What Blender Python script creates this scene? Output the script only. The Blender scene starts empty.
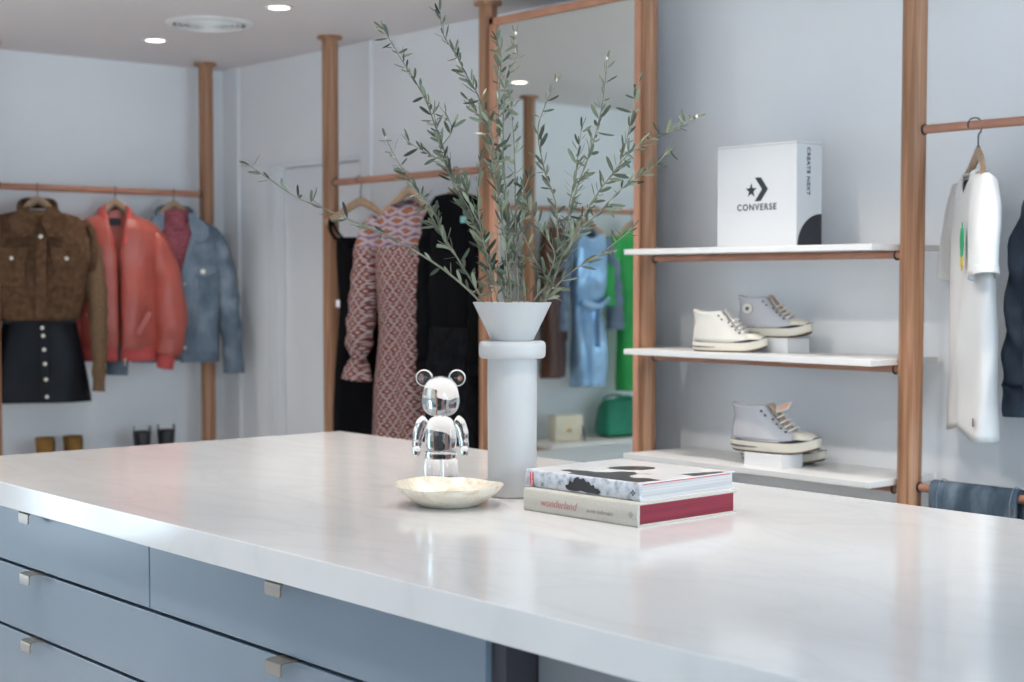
import bpy, bmesh, math, random
from mathutils import Vector, Matrix, noise
R = math.radians
PI = math.pi
scene = bpy.context.scene
C = bpy.context.collection
random.seed(7)

# ------------------------------------------------------------------ colour and materials
def lin(c):
    return tuple(((v / 255) / 12.92 if v / 255 <= 0.04045 else ((v / 255 + 0.055) / 1.055) ** 2.4) for v in c) + (1.0,)

def base_mat(name, rgb, rough=0.6, metal=0.0, spec=0.5):
    m = bpy.data.materials.new(name)
    m.use_nodes = True
    b = m.node_tree.nodes['Principled BSDF']
    b.inputs['Base Color'].default_value = lin(rgb)
    b.inputs['Roughness'].default_value = rough
    b.inputs['Metallic'].default_value = metal
    b.inputs['Specular IOR Level'].default_value = spec
    return m

def N(m, kind, **kw):
    n = m.node_tree.nodes.new(kind)
    for k, v in kw.items():
        setattr(n, k, v)
    return n

def L(m, a, b):
    m.node_tree.links.new(a, b)

def coords(m, scale=(1, 1, 1)):
    tc = N(m, 'ShaderNodeTexCoord')
    mp = N(m, 'ShaderNodeMapping')
    mp.inputs['Scale'].default_value = scale
    L(m, tc.outputs['Object'], mp.inputs['Vector'])
    return mp.outputs['Vector']

def ramp(m, fac, stops):
    r = N(m, 'ShaderNodeValToRGB')
    el = r.color_ramp.elements
    el[0].position, el[0].color = stops[0][0], lin(stops[0][1])
    el[1].position, el[1].color = stops[-1][0], lin(stops[-1][1])
    for p, c in stops[1:-1]:
        e = el.new(p)
        e.color = lin(c)
    L(m, fac, r.inputs['Fac'])
    return r.outputs['Color']

def noise_mat(name, stops, scale=(10, 10, 10), nscale=1.0, detail=4, rough=0.6, bump=0.0, bscale=None, bdist=0.002, metal=0.0, spec=0.5, distortion=0.0):
    m = base_mat(name, stops[0][1], rough, metal, spec)
    b = m.node_tree.nodes['Principled BSDF']
    v = coords(m, scale)
    n = N(m, 'ShaderNodeTexNoise')
    n.inputs['Scale'].default_value = nscale
    n.inputs['Detail'].default_value = detail
    n.inputs['Distortion'].default_value = distortion
    L(m, v, n.inputs['Vector'])
    L(m, ramp(m, n.outputs['Fac'], stops), b.inputs['Base Color'])
    if bump:
        n2 = N(m, 'ShaderNodeTexNoise')
        n2.inputs['Scale'].default_value = 1.0
        n2.inputs['Detail'].default_value = 6
        L(m, coords(m, bscale or scale), n2.inputs['Vector'])
        bp = N(m, 'ShaderNodeBump')
        bp.inputs['Strength'].default_value = bump
        bp.inputs['Distance'].default_value = bdist
        L(m, n2.outputs['Fac'], bp.inputs['Height'])
        L(m, bp.outputs['Normal'], b.inputs['Normal'])
    return m

M = {}
M['wall'] = noise_mat('wall_paint', [(0.3, (239, 241, 243)), (0.7, (242, 244, 246))], (3, 3, 3), rough=0.55, bump=0.04, bscale=(180, 180, 180), bdist=0.001)
M['ceiling'] = noise_mat('ceiling_paint', [(0.3, (218, 213, 213)), (0.7, (221, 216, 216))], (2, 2, 2), rough=0.8)
M['floor'] = noise_mat('floor_concrete', [(0.3, (214, 211, 207)), (0.7, (224, 221, 217))], (1.5, 1.5, 1.5), nscale=2, rough=0.35)
M['door'] = noise_mat('door_paint', [(0.3, (232, 235, 238)), (0.7, (235, 238, 241))], (2, 2, 2), rough=0.45)
M['wood'] = noise_mat('oak_post', [(0.32, (136, 94, 64)), (0.5, (164, 118, 87)), (0.68, (184, 140, 108))], (40, 40, 1.3), nscale=1.5, detail=6, rough=0.45, bump=0.08, bdist=0.001, distortion=0.6)
M['wood_rod'] = noise_mat('oak_rod', [(0.25, (166, 114, 92)), (0.75, (186, 134, 110))], (9, 9, 9), nscale=1.2, rough=0.4)
M['frame_wood'] = noise_mat('mirror_frame_wood', [(0.25, (182, 126, 98)), (0.75, (204, 148, 118))], (8, 30, 5), nscale=1.5, rough=0.4)
M['hanger'] = noise_mat('hanger_wood', [(0.3, (158, 126, 98)), (0.7, (178, 148, 120))], (40, 8, 40), rough=0.4)
M['dark_steel'] = base_mat('dark_steel', (78, 76, 78), 0.35, 0.9)
M['nickel'] = base_mat('brushed_nickel', (158, 148, 138), 0.32, 0.85)
M['brass'] = base_mat('brass', (196, 160, 100), 0.3, 1.0)
M['snap'] = base_mat('snap_metal', (222, 214, 200), 0.35, 0.7)
M['shelf'] = base_mat('shelf_white', (226, 225, 223), 0.35)
M['white_plastic'] = base_mat('white_block', (226, 226, 226), 0.3)
M['black'] = base_mat('black_print', (38, 42, 50), 0.6)
M['cab'] = noise_mat('cabinet_paint', [(0.3, (111, 126, 141)), (0.7, (114, 129, 144))], (4, 4, 4), rough=0.27, spec=0.9)
M['cab_dark'] = base_mat('cabinet_end', (58, 56, 62), 0.5)
M['cab_grey'] = base_mat('base_panel_grey', (128, 130, 134), 0.5)
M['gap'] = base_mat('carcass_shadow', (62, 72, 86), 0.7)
M['ceramic'] = noise_mat('vase_ceramic', [(0.3, (184, 184, 184)), (0.7, (189, 189, 188))], (14, 14, 14), rough=0.5, bump=0.12, bscale=(30, 30, 18), bdist=0.004)

def marble_mat():
    m = noise_mat('bowl_marble', [(0.3, (204, 190, 166)), (0.5, (226, 216, 198)), (0.7, (236, 230, 218))], (22, 22, 22), nscale=1.4, detail=8, rough=0.3, distortion=1.2)
    return m
M['marble'] = marble_mat()

def quartz():
    m = base_mat('quartz_top', (232, 231, 230), 0.11, 0.0, 0.5)
    b = m.node_tree.nodes['Principled BSDF']
    v = coords(m, (1.0, 2.2, 1.0))
    n = N(m, 'ShaderNodeTexNoise'); n.inputs['Scale'].default_value = 1.6; n.inputs['Detail'].default_value = 9; n.inputs['Distortion'].default_value = 1.6
    L(m, v, n.inputs['Vector'])
    a = N(m, 'ShaderNodeMath', operation='SUBTRACT'); a.inputs[1].default_value = 0.5
    L(m, n.outputs['Fac'], a.inputs[0])
    ab = N(m, 'ShaderNodeMath', operation='ABSOLUTE'); L(m, a.outputs[0], ab.inputs[0])
    L(m, ramp(m, ab.outputs[0], [(0.0, (213, 212, 211)), (0.03, (216, 215, 214)), (0.10, (218, 217, 216))]), b.inputs['Base Color'])
    return m
M['quartz'] = quartz()

def mirror_mat():
    m = base_mat('mirror_silver', (228, 234, 231), 0.0, 1.0)
    return m
M['mirror'] = mirror_mat()

def acrylic():
    m = base_mat('clear_acrylic', (250, 252, 254), 0.05)
    b = m.node_tree.nodes['Principled BSDF']
    b.inputs['Transmission Weight'].default_value = 1.0
    b.inputs['IOR'].default_value = 1.40
    return m
M['acrylic'] = acrylic()

def emit(name, rgb, s):
    m = base_mat(name, rgb)
    b = m.node_tree.nodes['Principled BSDF']
    b.inputs['Emission Color'].default_value = lin(rgb)
    b.inputs['Emission Strength'].default_value = s
    return m
M['lamp'] = emit('lamp_glow', (255, 246, 232), 6.0)

# fabrics
M['shearling'] = noise_mat('brown_shearling', [(0.25, (74, 54, 40)), (0.5, (95, 70, 52)), (0.75, (114, 86, 66))], (40, 40, 40), nscale=1.0, rough=0.95, bump=0.6, bscale=(140, 140, 140), bdist=0.004, spec=0.1)
M['tan_knit'] = noise_mat('tan_knit', [(0.3, (106, 82, 62)), (0.7, (128, 102, 78))], (60, 60, 200), rough=0.9, bump=0.4, bdist=0.002, spec=0.15)
M['coral'] = noise_mat('coral_nylon', [(0.3, (160, 74, 64)), (0.7, (184, 92, 79))], (5, 5, 5), rough=0.36, bump=0.55, bscale=(13, 13, 7), bdist=0.022)
M['coral_rib'] = noise_mat('coral_rib', [(0.3, (182, 78, 76)), (0.7, (196, 90, 86))], (200, 200, 8), rough=0.85, spec=0.2)
M['dark_lining'] = base_mat('dark_lining', (52, 40, 40), 0.8)
M['denim'] = noise_mat('washed_denim', [(0.28, (88, 102, 118)), (0.5, (110, 124, 138)), (0.75, (144, 156, 168))], (7, 7, 5), nscale=1.6, detail=8, rough=0.9, bump=0.5, bscale=(16, 16, 10), bdist=0.008, spec=0.15)
M['denim_dark'] = noise_mat('dark_denim', [(0.28, (48, 58, 70)), (0.55, (66, 77, 91)), (0.78, (92, 104, 118))], (9, 9, 6), nscale=1.6, detail=8, rough=0.9, bump=0.5, bscale=(18, 18, 12), bdist=0.008, spec=0.15)
M['denim_blue'] = noise_mat('blue_denim', [(0.28, (58, 70, 82)), (0.5, (78, 92, 105)), (0.78, (122, 136, 148))], (14, 5, 5), nscale=1.4, detail=8, rough=0.9, bump=0.4, bscale=(60, 60, 60), bdist=0.002, spec=0.15)
M['pink_knit'] = noise_mat('rose_knit', [(0.3, (116, 58, 70)), (0.7, (164, 98, 108))], (110, 110, 110), rough=0.95, bump=0.6, bscale=(160, 160, 90), bdist=0.003, spec=0.1)
M['leather_black'] = noise_mat('black_leather', [(0.3, (9, 11, 16)), (0.7, (15, 18, 24))], (6, 6, 6), rough=0.45, spec=0.22, bump=0.4, bscale=(12, 12, 7), bdist=0.01)
M['leather_brown'] = noise_mat('brown_leather', [(0.3, (66, 38, 28)), (0.7, (92, 54, 40))], (6, 6, 3), rough=0.4, bump=0.4, bscale=(14, 14, 6), bdist=0.01)
M['black_cloth'] = noise_mat('black_cloth', [(0.3, (6, 6, 8)), (0.7, (14, 14, 17))], (5, 5, 3), rough=0.9, bump=0.4, bscale=(14, 14, 5), bdist=0.01, spec=0.1)
M['black_fur'] = noise_mat('black_fur', [(0.3, (8, 8, 10)), (0.7, (26, 26, 30))], (60, 60, 30), rough=0.95, bump=0.9, bscale=(90, 90, 40), bdist=0.008, spec=0.1)
M['white_cotton'] = noise_mat('white_cotton', [(0.3, (214, 214, 213)), (0.7, (220, 220, 219))], (6, 6, 4), rough=0.85, bump=0.45, bscale=(12, 12, 5), bdist=0.012, spec=0.2)
M['blue_satin'] = noise_mat('blue_satin', [(0.3, (128, 166, 204)), (0.7, (176, 208, 236))], (5, 5, 4), rough=0.24, bump=0.7, bscale=(9, 9, 4), bdist=0.05, metal=0.55)
M['grey_knit'] = noise_mat('grey_blue_cloth', [(0.3, (88, 104, 124)), (0.7, (112, 128, 148))], (8, 8, 5), rough=0.8)
M['green_cloth'] = noise_mat('green_cloth', [(0.3, (26, 142, 64)), (0.7, (40, 164, 78))], (5, 5, 4), rough=0.6, bump=0.4, bscale=(12, 12, 5), bdist=0.012)
M['green_leather'] = noise_mat('teal_leather', [(0.3, (10, 112, 84)), (0.7, (20, 138, 104))], (8, 8, 8), rough=0.4, bump=0.4, bscale=(16, 16, 16), bdist=0.008)
M['cream_leather'] = noise_mat('cream_leather', [(0.3, (224, 214, 190)), (0.7, (234, 226, 206))], (8, 8, 8), rough=0.4)
M['suede_tan'] = noise_mat('tan_suede', [(0.3, (112, 80, 40)), (0.7, (142, 106, 58))], (20, 20, 20), rough=0.9, spec=0.15)
M['boot_black'] = noise_mat('black_boot_leather', [(0.3, (20, 21, 24)), (0.7, (32, 33, 36))], (10, 10, 10), rough=0.4)
M['canvas_white'] = noise_mat('white_canvas', [(0.3, (212, 208, 200)), (0.7, (220, 216, 208))], (12, 12, 12), rough=0.85, bump=0.3, bscale=(300, 300, 300), bdist=0.001, spec=0.2)
M['canvas_grey'] = noise_mat('pale_grey_canvas', [(0.3, (184, 184, 188)), (0.7, (194, 194, 198))], (12, 12, 12), rough=0.85, bump=0.3, bscale=(300, 300, 300), bdist=0.001, spec=0.2)
M['rubber'] = base_mat('cream_rubber', (218, 211, 196), 0.4)
M['outsole'] = base_mat('brown_outsole', (92, 74, 62), 0.7)
M['stripe'] = base_mat('dark_stripe', (60, 62, 68), 0.6)
M['lace'] = base_mat('cotton_lace', (240, 238, 232), 0.9)
M['tag_pink'] = base_mat('peach_card', (232, 186, 164), 0.7)
M['tongue_tan'] = base_mat('tan_lining', (176, 152, 128), 0.8)
M['carton'] = base_mat('carton_white', (208, 210, 212), 0.5)
M['paper'] = noise_mat('paper_pages', [(0.35, (188, 186, 186)), (0.65, (216, 213, 211))], (2, 2, 420), rough=0.8)
M['red_pages'] = noise_mat('maroon_page_edges', [(0.35, (122, 26, 46)), (0.65, (146, 40, 60))], (2, 2, 500), rough=0.6)
M['linen'] = noise_mat('grey_linen_cover', [(0.3, (186, 182, 172)), (0.7, (198, 193, 183))], (300, 300, 300), rough=0.8)
M['cover_white'] = base_mat('glossy_white_cover', (216, 214, 213), 0.25)
M['cover_ink'] = base_mat('cover_ink', (46, 44, 48), 0.3)
M['red_ink'] = base_mat('red_ink', (206, 52, 56), 0.4)
M['white_ink'] = base_mat('white_ink', (245, 240, 238), 0.5)
M['rose_ink'] = base_mat('rose_ink', (186, 132, 128), 0.7)
M['grey_ink'] = base_mat('grey_ink', (160, 154, 146), 0.7)
M['green_ink'] = base_mat('green_print', (44, 168, 110), 0.7)
M['yellow_ink'] = base_mat('yellow_print', (222, 190, 70), 0.7)
M['tag_white'] = base_mat('tag_white', (235, 235, 235), 0.7)
M['tag_teal'] = base_mat('tag_teal', (120, 172, 170), 0.6)
M['bark'] = noise_mat('olive_bark', [(0.3, (100, 98, 84)), (0.7, (136, 132, 114))], (60, 60, 60), rough=0.8)
M['bud'] = base_mat('pale_bud', (238, 236, 214), 0.6)

def photo_print():
    m = noise_mat('photo_print', [(0.40, (204, 208, 214)), (0.55, (182, 188, 196)), (0.68, (128, 134, 142)), (0.8, (80, 84, 90))], (60, 60, 60), nscale=1.0, detail=8, rough=0.3)
    return m
M['photo'] = photo_print()

def leaf_mat():
    m = base_mat('olive_leaf', (74, 92, 74), 0.5)
    b = m.node_tree.nodes['Principled BSDF']
    g = N(m, 'ShaderNodeNewGeometry')
    front = ramp(m, g.outputs['Random Per Island'], [(0.0, (34, 45, 34)), (0.45, (49, 62, 45)), (0.75, (70, 80, 57)), (1.0, (124, 128, 98))])
    back = ramp(m, g.outputs['Random Per Island'], [(0.0, (66, 78, 62)), (1.0, (134, 140, 116))])
    mx = N(m, 'ShaderNodeMix', data_type='RGBA')
    L(m, g.outputs['Backfacing'], mx.inputs['Factor'])
    L(m, front, mx.inputs['A']); L(m, back, mx.inputs['B'])
    L(m, mx.outputs['Result'], b.inputs['Base Color'])
    return m
M['leaf'] = leaf_mat()

def floral_mat():
    # staggered diamond print: orange diamonds on the yoke, rust print on cream below
    m = base_mat('floral_print', (200, 180, 180), 0.7, 0, 0.2)
    nt = m.node_tree
    b = nt.nodes['Principled BSDF']
    tc = N(m, 'ShaderNodeTexCoord')
    sx = N(m, 'ShaderNodeSeparateXYZ'); L(m, tc.outputs['Object'], sx.inputs[0])
    def mth(op, a, bb=None, c=None):
        n = N(m, 'ShaderNodeMath', operation=op)
        for i, v in enumerate((a, bb, c)):
            if v is None: continue
            if isinstance(v, (int, float)): n.inputs[i].default_value = v
            else: L(m, v, n.inputs[i])
        return n.outputs[0]
    jn = N(m, 'ShaderNodeTexNoise'); jn.inputs['Scale'].default_value = 14.0; jn.inputs['Detail'].default_value = 2
    L(m, tc.outputs['Object'], jn.inputs['Vector'])
    jit = mth('MULTIPLY', mth('SUBTRACT', jn.outputs['Fac'], 0.5), 0.55)
    def diamonds(px, pz, off):
        u = mth('ADD', mth('MULTIPLY', sx.outputs['X'], 1 / px), jit); w = mth('ADD', mth('MULTIPLY', sx.outputs['Z'], 1 / pz), jit)
        row = mth('FLOOR', w)
        sh = mth('MULTIPLY', mth('PINGPONG', row, 1.0), 0.5)
        u2 = mth('ADD', mth('ADD', u, sh), off)
        fu = mth('ABSOLUTE', mth('SUBTRACT', mth('FRACT', u2), 0.5))
        fw = mth('ABSOLUTE', mth('SUBTRACT', mth('FRACT', w), 0.5))
        return mth('ADD', fu, fw)
    d1 = diamonds(0.098, 0.040, 0.0)
    d2 = diamonds(0.056, 0.034, 0.25)
    yoke = ramp(m, d1, [(0.0, (176, 106, 42)), (0.22, (150, 80, 34)), (0.28, (60, 50, 72)), (0.38, (176, 160, 164)), (0.66, (158, 128, 134)), (0.80, (96, 78, 96)), (1.0, (70, 60, 86))])
    low = ramp(m, d2, [(0.0, (176, 100, 62)), (0.12, (196, 178, 166)), (0.20, (112, 54, 54)), (0.48, (98, 46, 48)), (0.54, (206, 190, 182)), (0.64, (176, 152, 146)), (0.74, (110, 58, 60)), (1.0, (56, 40, 54))])
    msk = mth('GREATER_THAN', sx.outputs['Z'], -0.285)
    cuf = mth('LESS_THAN', sx.outputs['Z'], -5.0)
    f = mth('MAXIMUM', msk, cuf)
    mx = N(m, 'ShaderNodeMix', data_type='RGBA')
    L(m, f, mx.inputs['Factor']); L(m, low, mx.inputs['A']); L(m, yoke, mx.inputs['B'])
    L(m, mx.outputs['Result'], b.inputs['Base Color'])
    return m
M['floral'] = floral_mat()

# ------------------------------------------------------------------ mesh helpers
def bx(bm, c, s, bevel=0.0, rot=None):
    mat = Matrix.Translation(Vector(c)) @ (rot.to_4x4() if rot else Matrix.Identity(4)) @ Matrix.Diagonal((s[0], s[1], s[2], 1))
    r = bmesh.ops.create_cube(bm, size=1.0, matrix=mat)
    if bevel:
        vs = r['verts']
        es = list({e for v in vs for e in v.link_edges})
        bmesh.ops.bevel(bm, geom=es, offset=bevel, segments=2, affect='EDGES', profile=0.6)

def bxx(bm, x0, x1, y0, y1, z0, z1, bevel=0.0):
    bx(bm, ((x0 + x1) / 2, (y0 + y1) / 2, (z0 + z1) / 2), (abs(x1 - x0), abs(y1 - y0), abs(z1 - z0)), bevel)

def bridge(bm, rings, closed=True, cap=(False, False)):
    vr = [[bm.verts.new(p) for p in r] for r in rings]
    n = len(vr[0])
    for a, b in zip(vr, vr[1:]):
        for i in range(n if closed else n - 1):
            j = (i + 1) % n
            try:
                bm.faces.new((a[i], a[j], b[j], b[i]))
            except ValueError:
                pass
    if cap[0]: bm.faces.new(list(reversed(vr[0])))
    if cap[1]: bm.faces.new(vr[-1])
    return vr

def lathe(bm, prof, seg=48, c=(0, 0, 0), cap=(False, False), wob=None):
    rings = []
    for r, z in prof:
        ring = []
        for i in range(seg):
            a = 2 * PI * i / seg
            k = wob(a, z) if wob else 1.0
            ring.append((c[0] + r * k * math.cos(a), c[1] + r * k * math.sin(a), c[2] + z))
        rings.append(ring)
    return bridge(bm, rings, True, cap)

def tube(bm, pts, rad, seg=8, cap=True, squash=1.0, up=(0, 0, 1)):
    pts = [Vector(p) for p in pts]
    if not isinstance(rad, (list, tuple)): rad = [rad] * len(pts)
    rings = []
    nrm = None
    for i, p in enumerate(pts):
        t = (pts[min(i + 1, len(pts) - 1)] - pts[max(i - 1, 0)]).normalized()
        if nrm is None:
            u = Vector(up)
            if abs(u.dot(t)) > 0.95: u = Vector((1, 0, 0))
            nrm = (u - t * u.dot(t)).normalized()
        else:
            nrm = (nrm - t * nrm.dot(t)).normalized()
        bi = t.cross(nrm)
        r = rad[i]
        r1, r2 = (r if isinstance(r, (tuple, list)) else (r, r * squash))
        rings.append([p + nrm * (r1 * math.cos(2 * PI * k / seg)) + bi * (r2 * math.sin(2 * PI * k / seg)) for k in range(seg)])
    bridge(bm, rings, True, (cap, cap))

def catmull(pts, n=6):
    pts = [Vector(p) for p in pts]
    out = []
    P = [pts[0] * 2 - pts[1]] + pts + [pts[-1] * 2 - pts[-2]]
    for i in range(1, len(P) - 2):
        for k in range(n):
            t = k / n
            a, b, c, d = P[i - 1], P[i], P[i + 1], P[i + 2]
            out.append(0.5 * ((2 * b) + (c - a) * t + (2 * a - 5 * b + 4 * c - d) * t * t + (-a + 3 * b - 3 * c + d) * t ** 3))
    out.append(pts[-1])
    return out

def prism(bm, outline, thick, mat=Matrix.Identity(4)):
    # outline in the xy plane, raised along +z by thick, then placed by mat
    a = [bm.verts.new(mat @ Vector((x, y, 0))) for x, y in outline]
    b = [bm.verts.new(mat @ Vector((x, y, thick))) for x, y in outline]
    n = len(a)
    bm.faces.new(list(reversed(a)))
    bm.faces.new(b)
    for i in range(n):
        j = (i + 1) % n
        bm.faces.new((a[i], a[j], b[j], b[i]))

def obj(name, bm, mat, parent=None, smooth=True, solid=0.0, subd=0, angle=None):
    bmesh.ops.recalc_face_normals(bm, faces=bm.faces[:])
    me = bpy.data.meshes.new(name)
    bm.to_mesh(me); bm.free()
    o = bpy.data.objects.new(name, me)
    C.objects.link(o)
    if mat is not None:
        me.materials.append(mat)
    if smooth:
        me.polygons.foreach_set('use_smooth', [True] * len(me.polygons))
        if angle is None: angle = 40
        me.set_sharp_from_angle(angle=R(angle))
    if parent is not None:
        o.parent = parent
    if subd:
        s = o.modifiers.new('sub', 'SUBSURF'); s.levels = subd; s.render_levels = subd
    if solid:
        s = o.modifiers.new('thick', 'SOLIDIFY'); s.thickness = solid; s.offset = -1
    return o

def new():
    return bmesh.new()

def tag(o, label, cat, group=None):
    o['label'] = label; o['category'] = cat
    if group: o['group'] = group
    return o

def thing(name, label, cat, loc=(0, 0, 0), rotz=0.0, group=None):
    o = bpy.data.objects.new(name, None)
    o.empty_display_size = 0.05
    C.objects.link(o)
    o.location = loc; o.rotation_euler = (0, 0, R(rotz))
    return tag(o, label, cat, group)

def struct(name, bm, mat, parent=None, smooth=False):
    o = obj(name, bm, mat, parent, smooth)
    if parent is None: o['kind'] = 'structure'
    return o

def dup(root, loc, rotz, label):
    r = root.copy(); C.objects.link(r)
    r.location = loc
    r.rotation_euler = (0, 0, R(rotz)) if rotz is not None else root.rotation_euler
    r['label'] = label
    for ch in list(root.children):
        c = ch.copy(); C.objects.link(c); c.parent = r
        for g in list(ch.children):
            d = g.copy(); C.objects.link(d); d.parent = c
    return r

def text(body, size, mat, parent, name, mtx, extrude=0.0004, align='LEFT', shear=0.0, spacing=1.0, offset=0.0):
    cu = bpy.data.curves.new(name, 'FONT')
    cu.body = body; cu.size = size; cu.extrude = extrude; cu.align_x = align; cu.align_y = 'CENTER'
    cu.shear = shear; cu.space_character = spacing; cu.offset = offset
    tmp = bpy.data.objects.new(name + '_tmp', cu)
    C.objects.link(tmp)
    dg = bpy.context.evaluated_depsgraph_get()
    me = bpy.data.meshes.new_from_object(tmp.evaluated_get(dg))
    bpy.data.objects.remove(tmp); bpy.data.curves.remove(cu)
    me.transform(mtx)
    o = bpy.data.objects.new(name, me)
    me.materials.clear(); me.materials.append(mat)
    C.objects.link(o); o.parent = parent
    return o

def face_mtx(origin, right, up):
    r = Vector(right).normalized(); u = Vector(up).normalized(); n = r.cross(u)
    m = Matrix((r, u, n)).transposed().to_4x4()
    m.translation = Vector(origin)
    return m
# tunables: daylight, lamps, window openings
SKY_COL = (0.67, 0.85, 1.0); SKY_S = 6.7; SPOT_W = 48.0; WASH = .5; WASH_R = .85; ROW2 = 1.0; TILT = 26.0; EXPO = 0.0
ADDED_WIN_FRONT = ((0.55, 1.7),)  # unseen opening, added for more diffuse light on the shelf wall
ADDED_WIN_SIDE = ((.9, 3.9),)  # unseen opening, added to brighten the right end of the shelf wall
WIN_LEFT = ((-.75, .10),)
# ------------------------------------------------------------------ the setting
XW, YW, ZC = -6.93, 3.955, 2.473          # left wall, shelf wall, ceiling
XE, YF = 2.0, -2.2                        # walls behind the photographer
YP, XP = 3.75, -6.73                      # the two rows of posts

bm = new(); bxx(bm, XW - .1, XE + .1, YF - .1, YW + .3, -0.1, 0.0); struct('floor', bm, M['floor'])
bm = new(); bxx(bm, XW - .1, XE + .1, YF - .1, YW + .3, ZC, ZC + .1); struct('ceiling', bm, M['ceiling'])
bm = new()
DX0, DX1, DZ = -6.43, -5.72, 1.965
bxx(bm, XW, DX0, YW, YW + .2, 0, ZC); bxx(bm, DX1, XE + .1, YW, YW + .2, 0, ZC); bxx(bm, DX0, DX1, YW, YW + .2, DZ, ZC)
bxx(bm, DX0, DX1, YW + .2, YW + .25, 0, DZ)
struct('wall_right', bm, M['wall'])
d = struct('door_1', (lambda b: (bxx(b, DX0 + .004, DX1 - .004, YW + .045, YW + .085, 0.005, DZ - .004, .003), b)[1])(new()), M['door'])
bm = new()
bxx(bm, DX0 - .07, DX0, YW - .012, YW, 0, DZ + .02, .002); bxx(bm, DX1, DX1 + .012, YW - .012, YW, 0, DZ + .02, .002)
bxx(bm, DX0, DX1, YW - .012, YW, DZ, DZ + .02, .002)
struct('trim_1', bm, M['door'])
bm = new(); bxx(bm, -5.70, -5.63, YW - .016, YW, 0, ZC, .003); struct('trim_2', bm, M['wall'])
bm = new(); bxx(bm, -6.83, -6.76, YW - .016, YW, 0, ZC, .003); struct('trim_3', bm, M['wall'])
for nm, args in (('baseboard_left', (XW, XW + .012, YF, YW, 0, .09)), ('baseboard_right', (DX1 + .02, XE, YW - .012, YW, 0, .09))):
    bm = new(); bxx(bm, *args, .002); struct(nm, bm, M['door'])

def holed_wall(name, axis, pos, a0, a1, holes, sill, head, sg=1):
    bm = new()
    t = (-.15 if axis == 'y' else .15) * sg
    def slab(u0, u1, z0, z1):
        if axis == 'y': bxx(bm, u0, u1, pos + t, pos, z0, z1)
        else: bxx(bm, pos, pos + t, u0, u1, z0, z1)
    cur = a0
    for h0, h1 in holes:
        slab(cur, h0, 0, ZC); slab(h0, h1, 0, sill); slab(h0, h1, head, ZC); cur = h1
    slab(cur, a1, 0, ZC)
    struct(name, bm, M['wall'])
    for k, (h0, h1) in enumerate(holes):
        wn[0] += 1
        f = new()
        def bar(u0, u1, z0, z1):
            if axis == 'y': bxx(f, u0, u1, pos - .10, pos - .05, z0, z1)
            else: bxx(f, pos + .05 * sg, pos + .10 * sg, u0, u1, z0, z1)
        bar(h0, h0 + .05, sill, head); bar(h1 - .05, h1, sill, head); bar(h0, h1, sill, sill + .05); bar(h0, h1, head - .05, head)
        mid = (h0 + h1) / 2
        bar(mid - .02, mid + .02, sill, head)
        struct('window_%d' % wn[0], f, M['door'])  # all out of view; front and side frames belong to openings added for light
        ld = bpy.data.lights.new('window_portal', 'AREA'); ld.shape = 'RECTANGLE'; ld.size = h1 - h0; ld.size_y = head - sill
        ld.cycles.is_portal = True
        lo = bpy.data.objects.new('window_portal', ld); C.objects.link(lo)
        if axis == 'y':
            lo.location = (mid, pos - .16, (sill + head) / 2)
            lo.rotation_euler = Vector((0, 1, 0)).to_track_quat('-Z', 'Z').to_euler()
        else:
            lo.location = (pos + .16 * sg, mid, (sill + head) / 2)
            lo.rotation_euler = Vector((-sg, 0, 0)).to_track_quat('-Z', 'Z').to_euler()
wn = [0]
holed_wall('wall_front', 'y', YF, XW, XE + .1, ADDED_WIN_FRONT, .25, 2.35)
holed_wall('wall_side', 'x', XE, YF, YW, ADDED_WIN_SIDE, .1, 2.42)
holed_wall('wall_left', 'x', XW, YF - .15, YW + .3, WIN_LEFT, .12, 2.38, sg=-1)

# ceiling downlights on their grid, and the round air diffuser
def downlight(x, y, label):
    t = thing('ceiling_spotlight', label, 'ceiling light', (x, y, ZC), group='recessed ceiling spotlights')
    bm = new(); lathe(bm, [(.040, -.001), (.043, -.004), (.054, -.003), (.056, 0.0)], 32); obj('trim_ring', bm, M['shelf'], t)
    bm = new(); lathe(bm, [(.0005, -.0025), (.040, -.0025), (.040, .0)], 32); obj('lamp', bm, M['lamp'], t)
    ld = bpy.data.lights.new('spot_beam', 'SPOT'); ld.energy = SPOT_W * ((WASH_R if x > -4.5 else WASH) if y > 3 else (ROW2 if y > 1.5 and x > -3.6 else (.35 if x < -6 else 1.0))); ld.spot_size = R(95); ld.spot_blend = .8; ld.shadow_soft_size = .04
    ld.color = (1.0, .94, .88)
    lo = bpy.data.objects.new('spot_beam', ld); C.objects.link(lo); lo.location = (x, y, ZC - .02)
    if 1.5 < y < 3 and -3.6 < x: lo.rotation_euler = (R(TILT), 0, 0)
downlight(-6.234, 3.23, 'lit ceiling spotlight in front of the vent, nearest the jacket wall')
downlight(-5.19, 3.21, 'lit ceiling spotlight over the dress rail, beyond the round vent')
downlight(-6.293, 2.075, 'lit ceiling spotlight seen only as a reflection in the tall mirror')
for k, x in enumerate((-4.15, -3.1, -2.05)):
    downlight(x, 3.2, 'recessed spotlight in the ceiling above the ' + ('tall mirror', 'white shelves', 't-shirt rail')[k])
for k, x in enumerate((-5.24, -4.19, -3.14, -2.09)):
    downlight(x, 2.075, 'recessed spotlight over the worktop, ' + ('at its far left corner', 'over the drawer end', 'over the books and vase', 'over its near right part')[k])
for k, x in enumerate((-6.3, -5.24, -4.19, -3.14, -2.09)):
    downlight(x, .95, 'recessed spotlight on the near side of the worktop, ' + ('beside the jacket wall', 'second from the jacket wall', 'third from the jacket wall', 'fourth from the jacket wall', 'nearest the photographer')[k])

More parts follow.
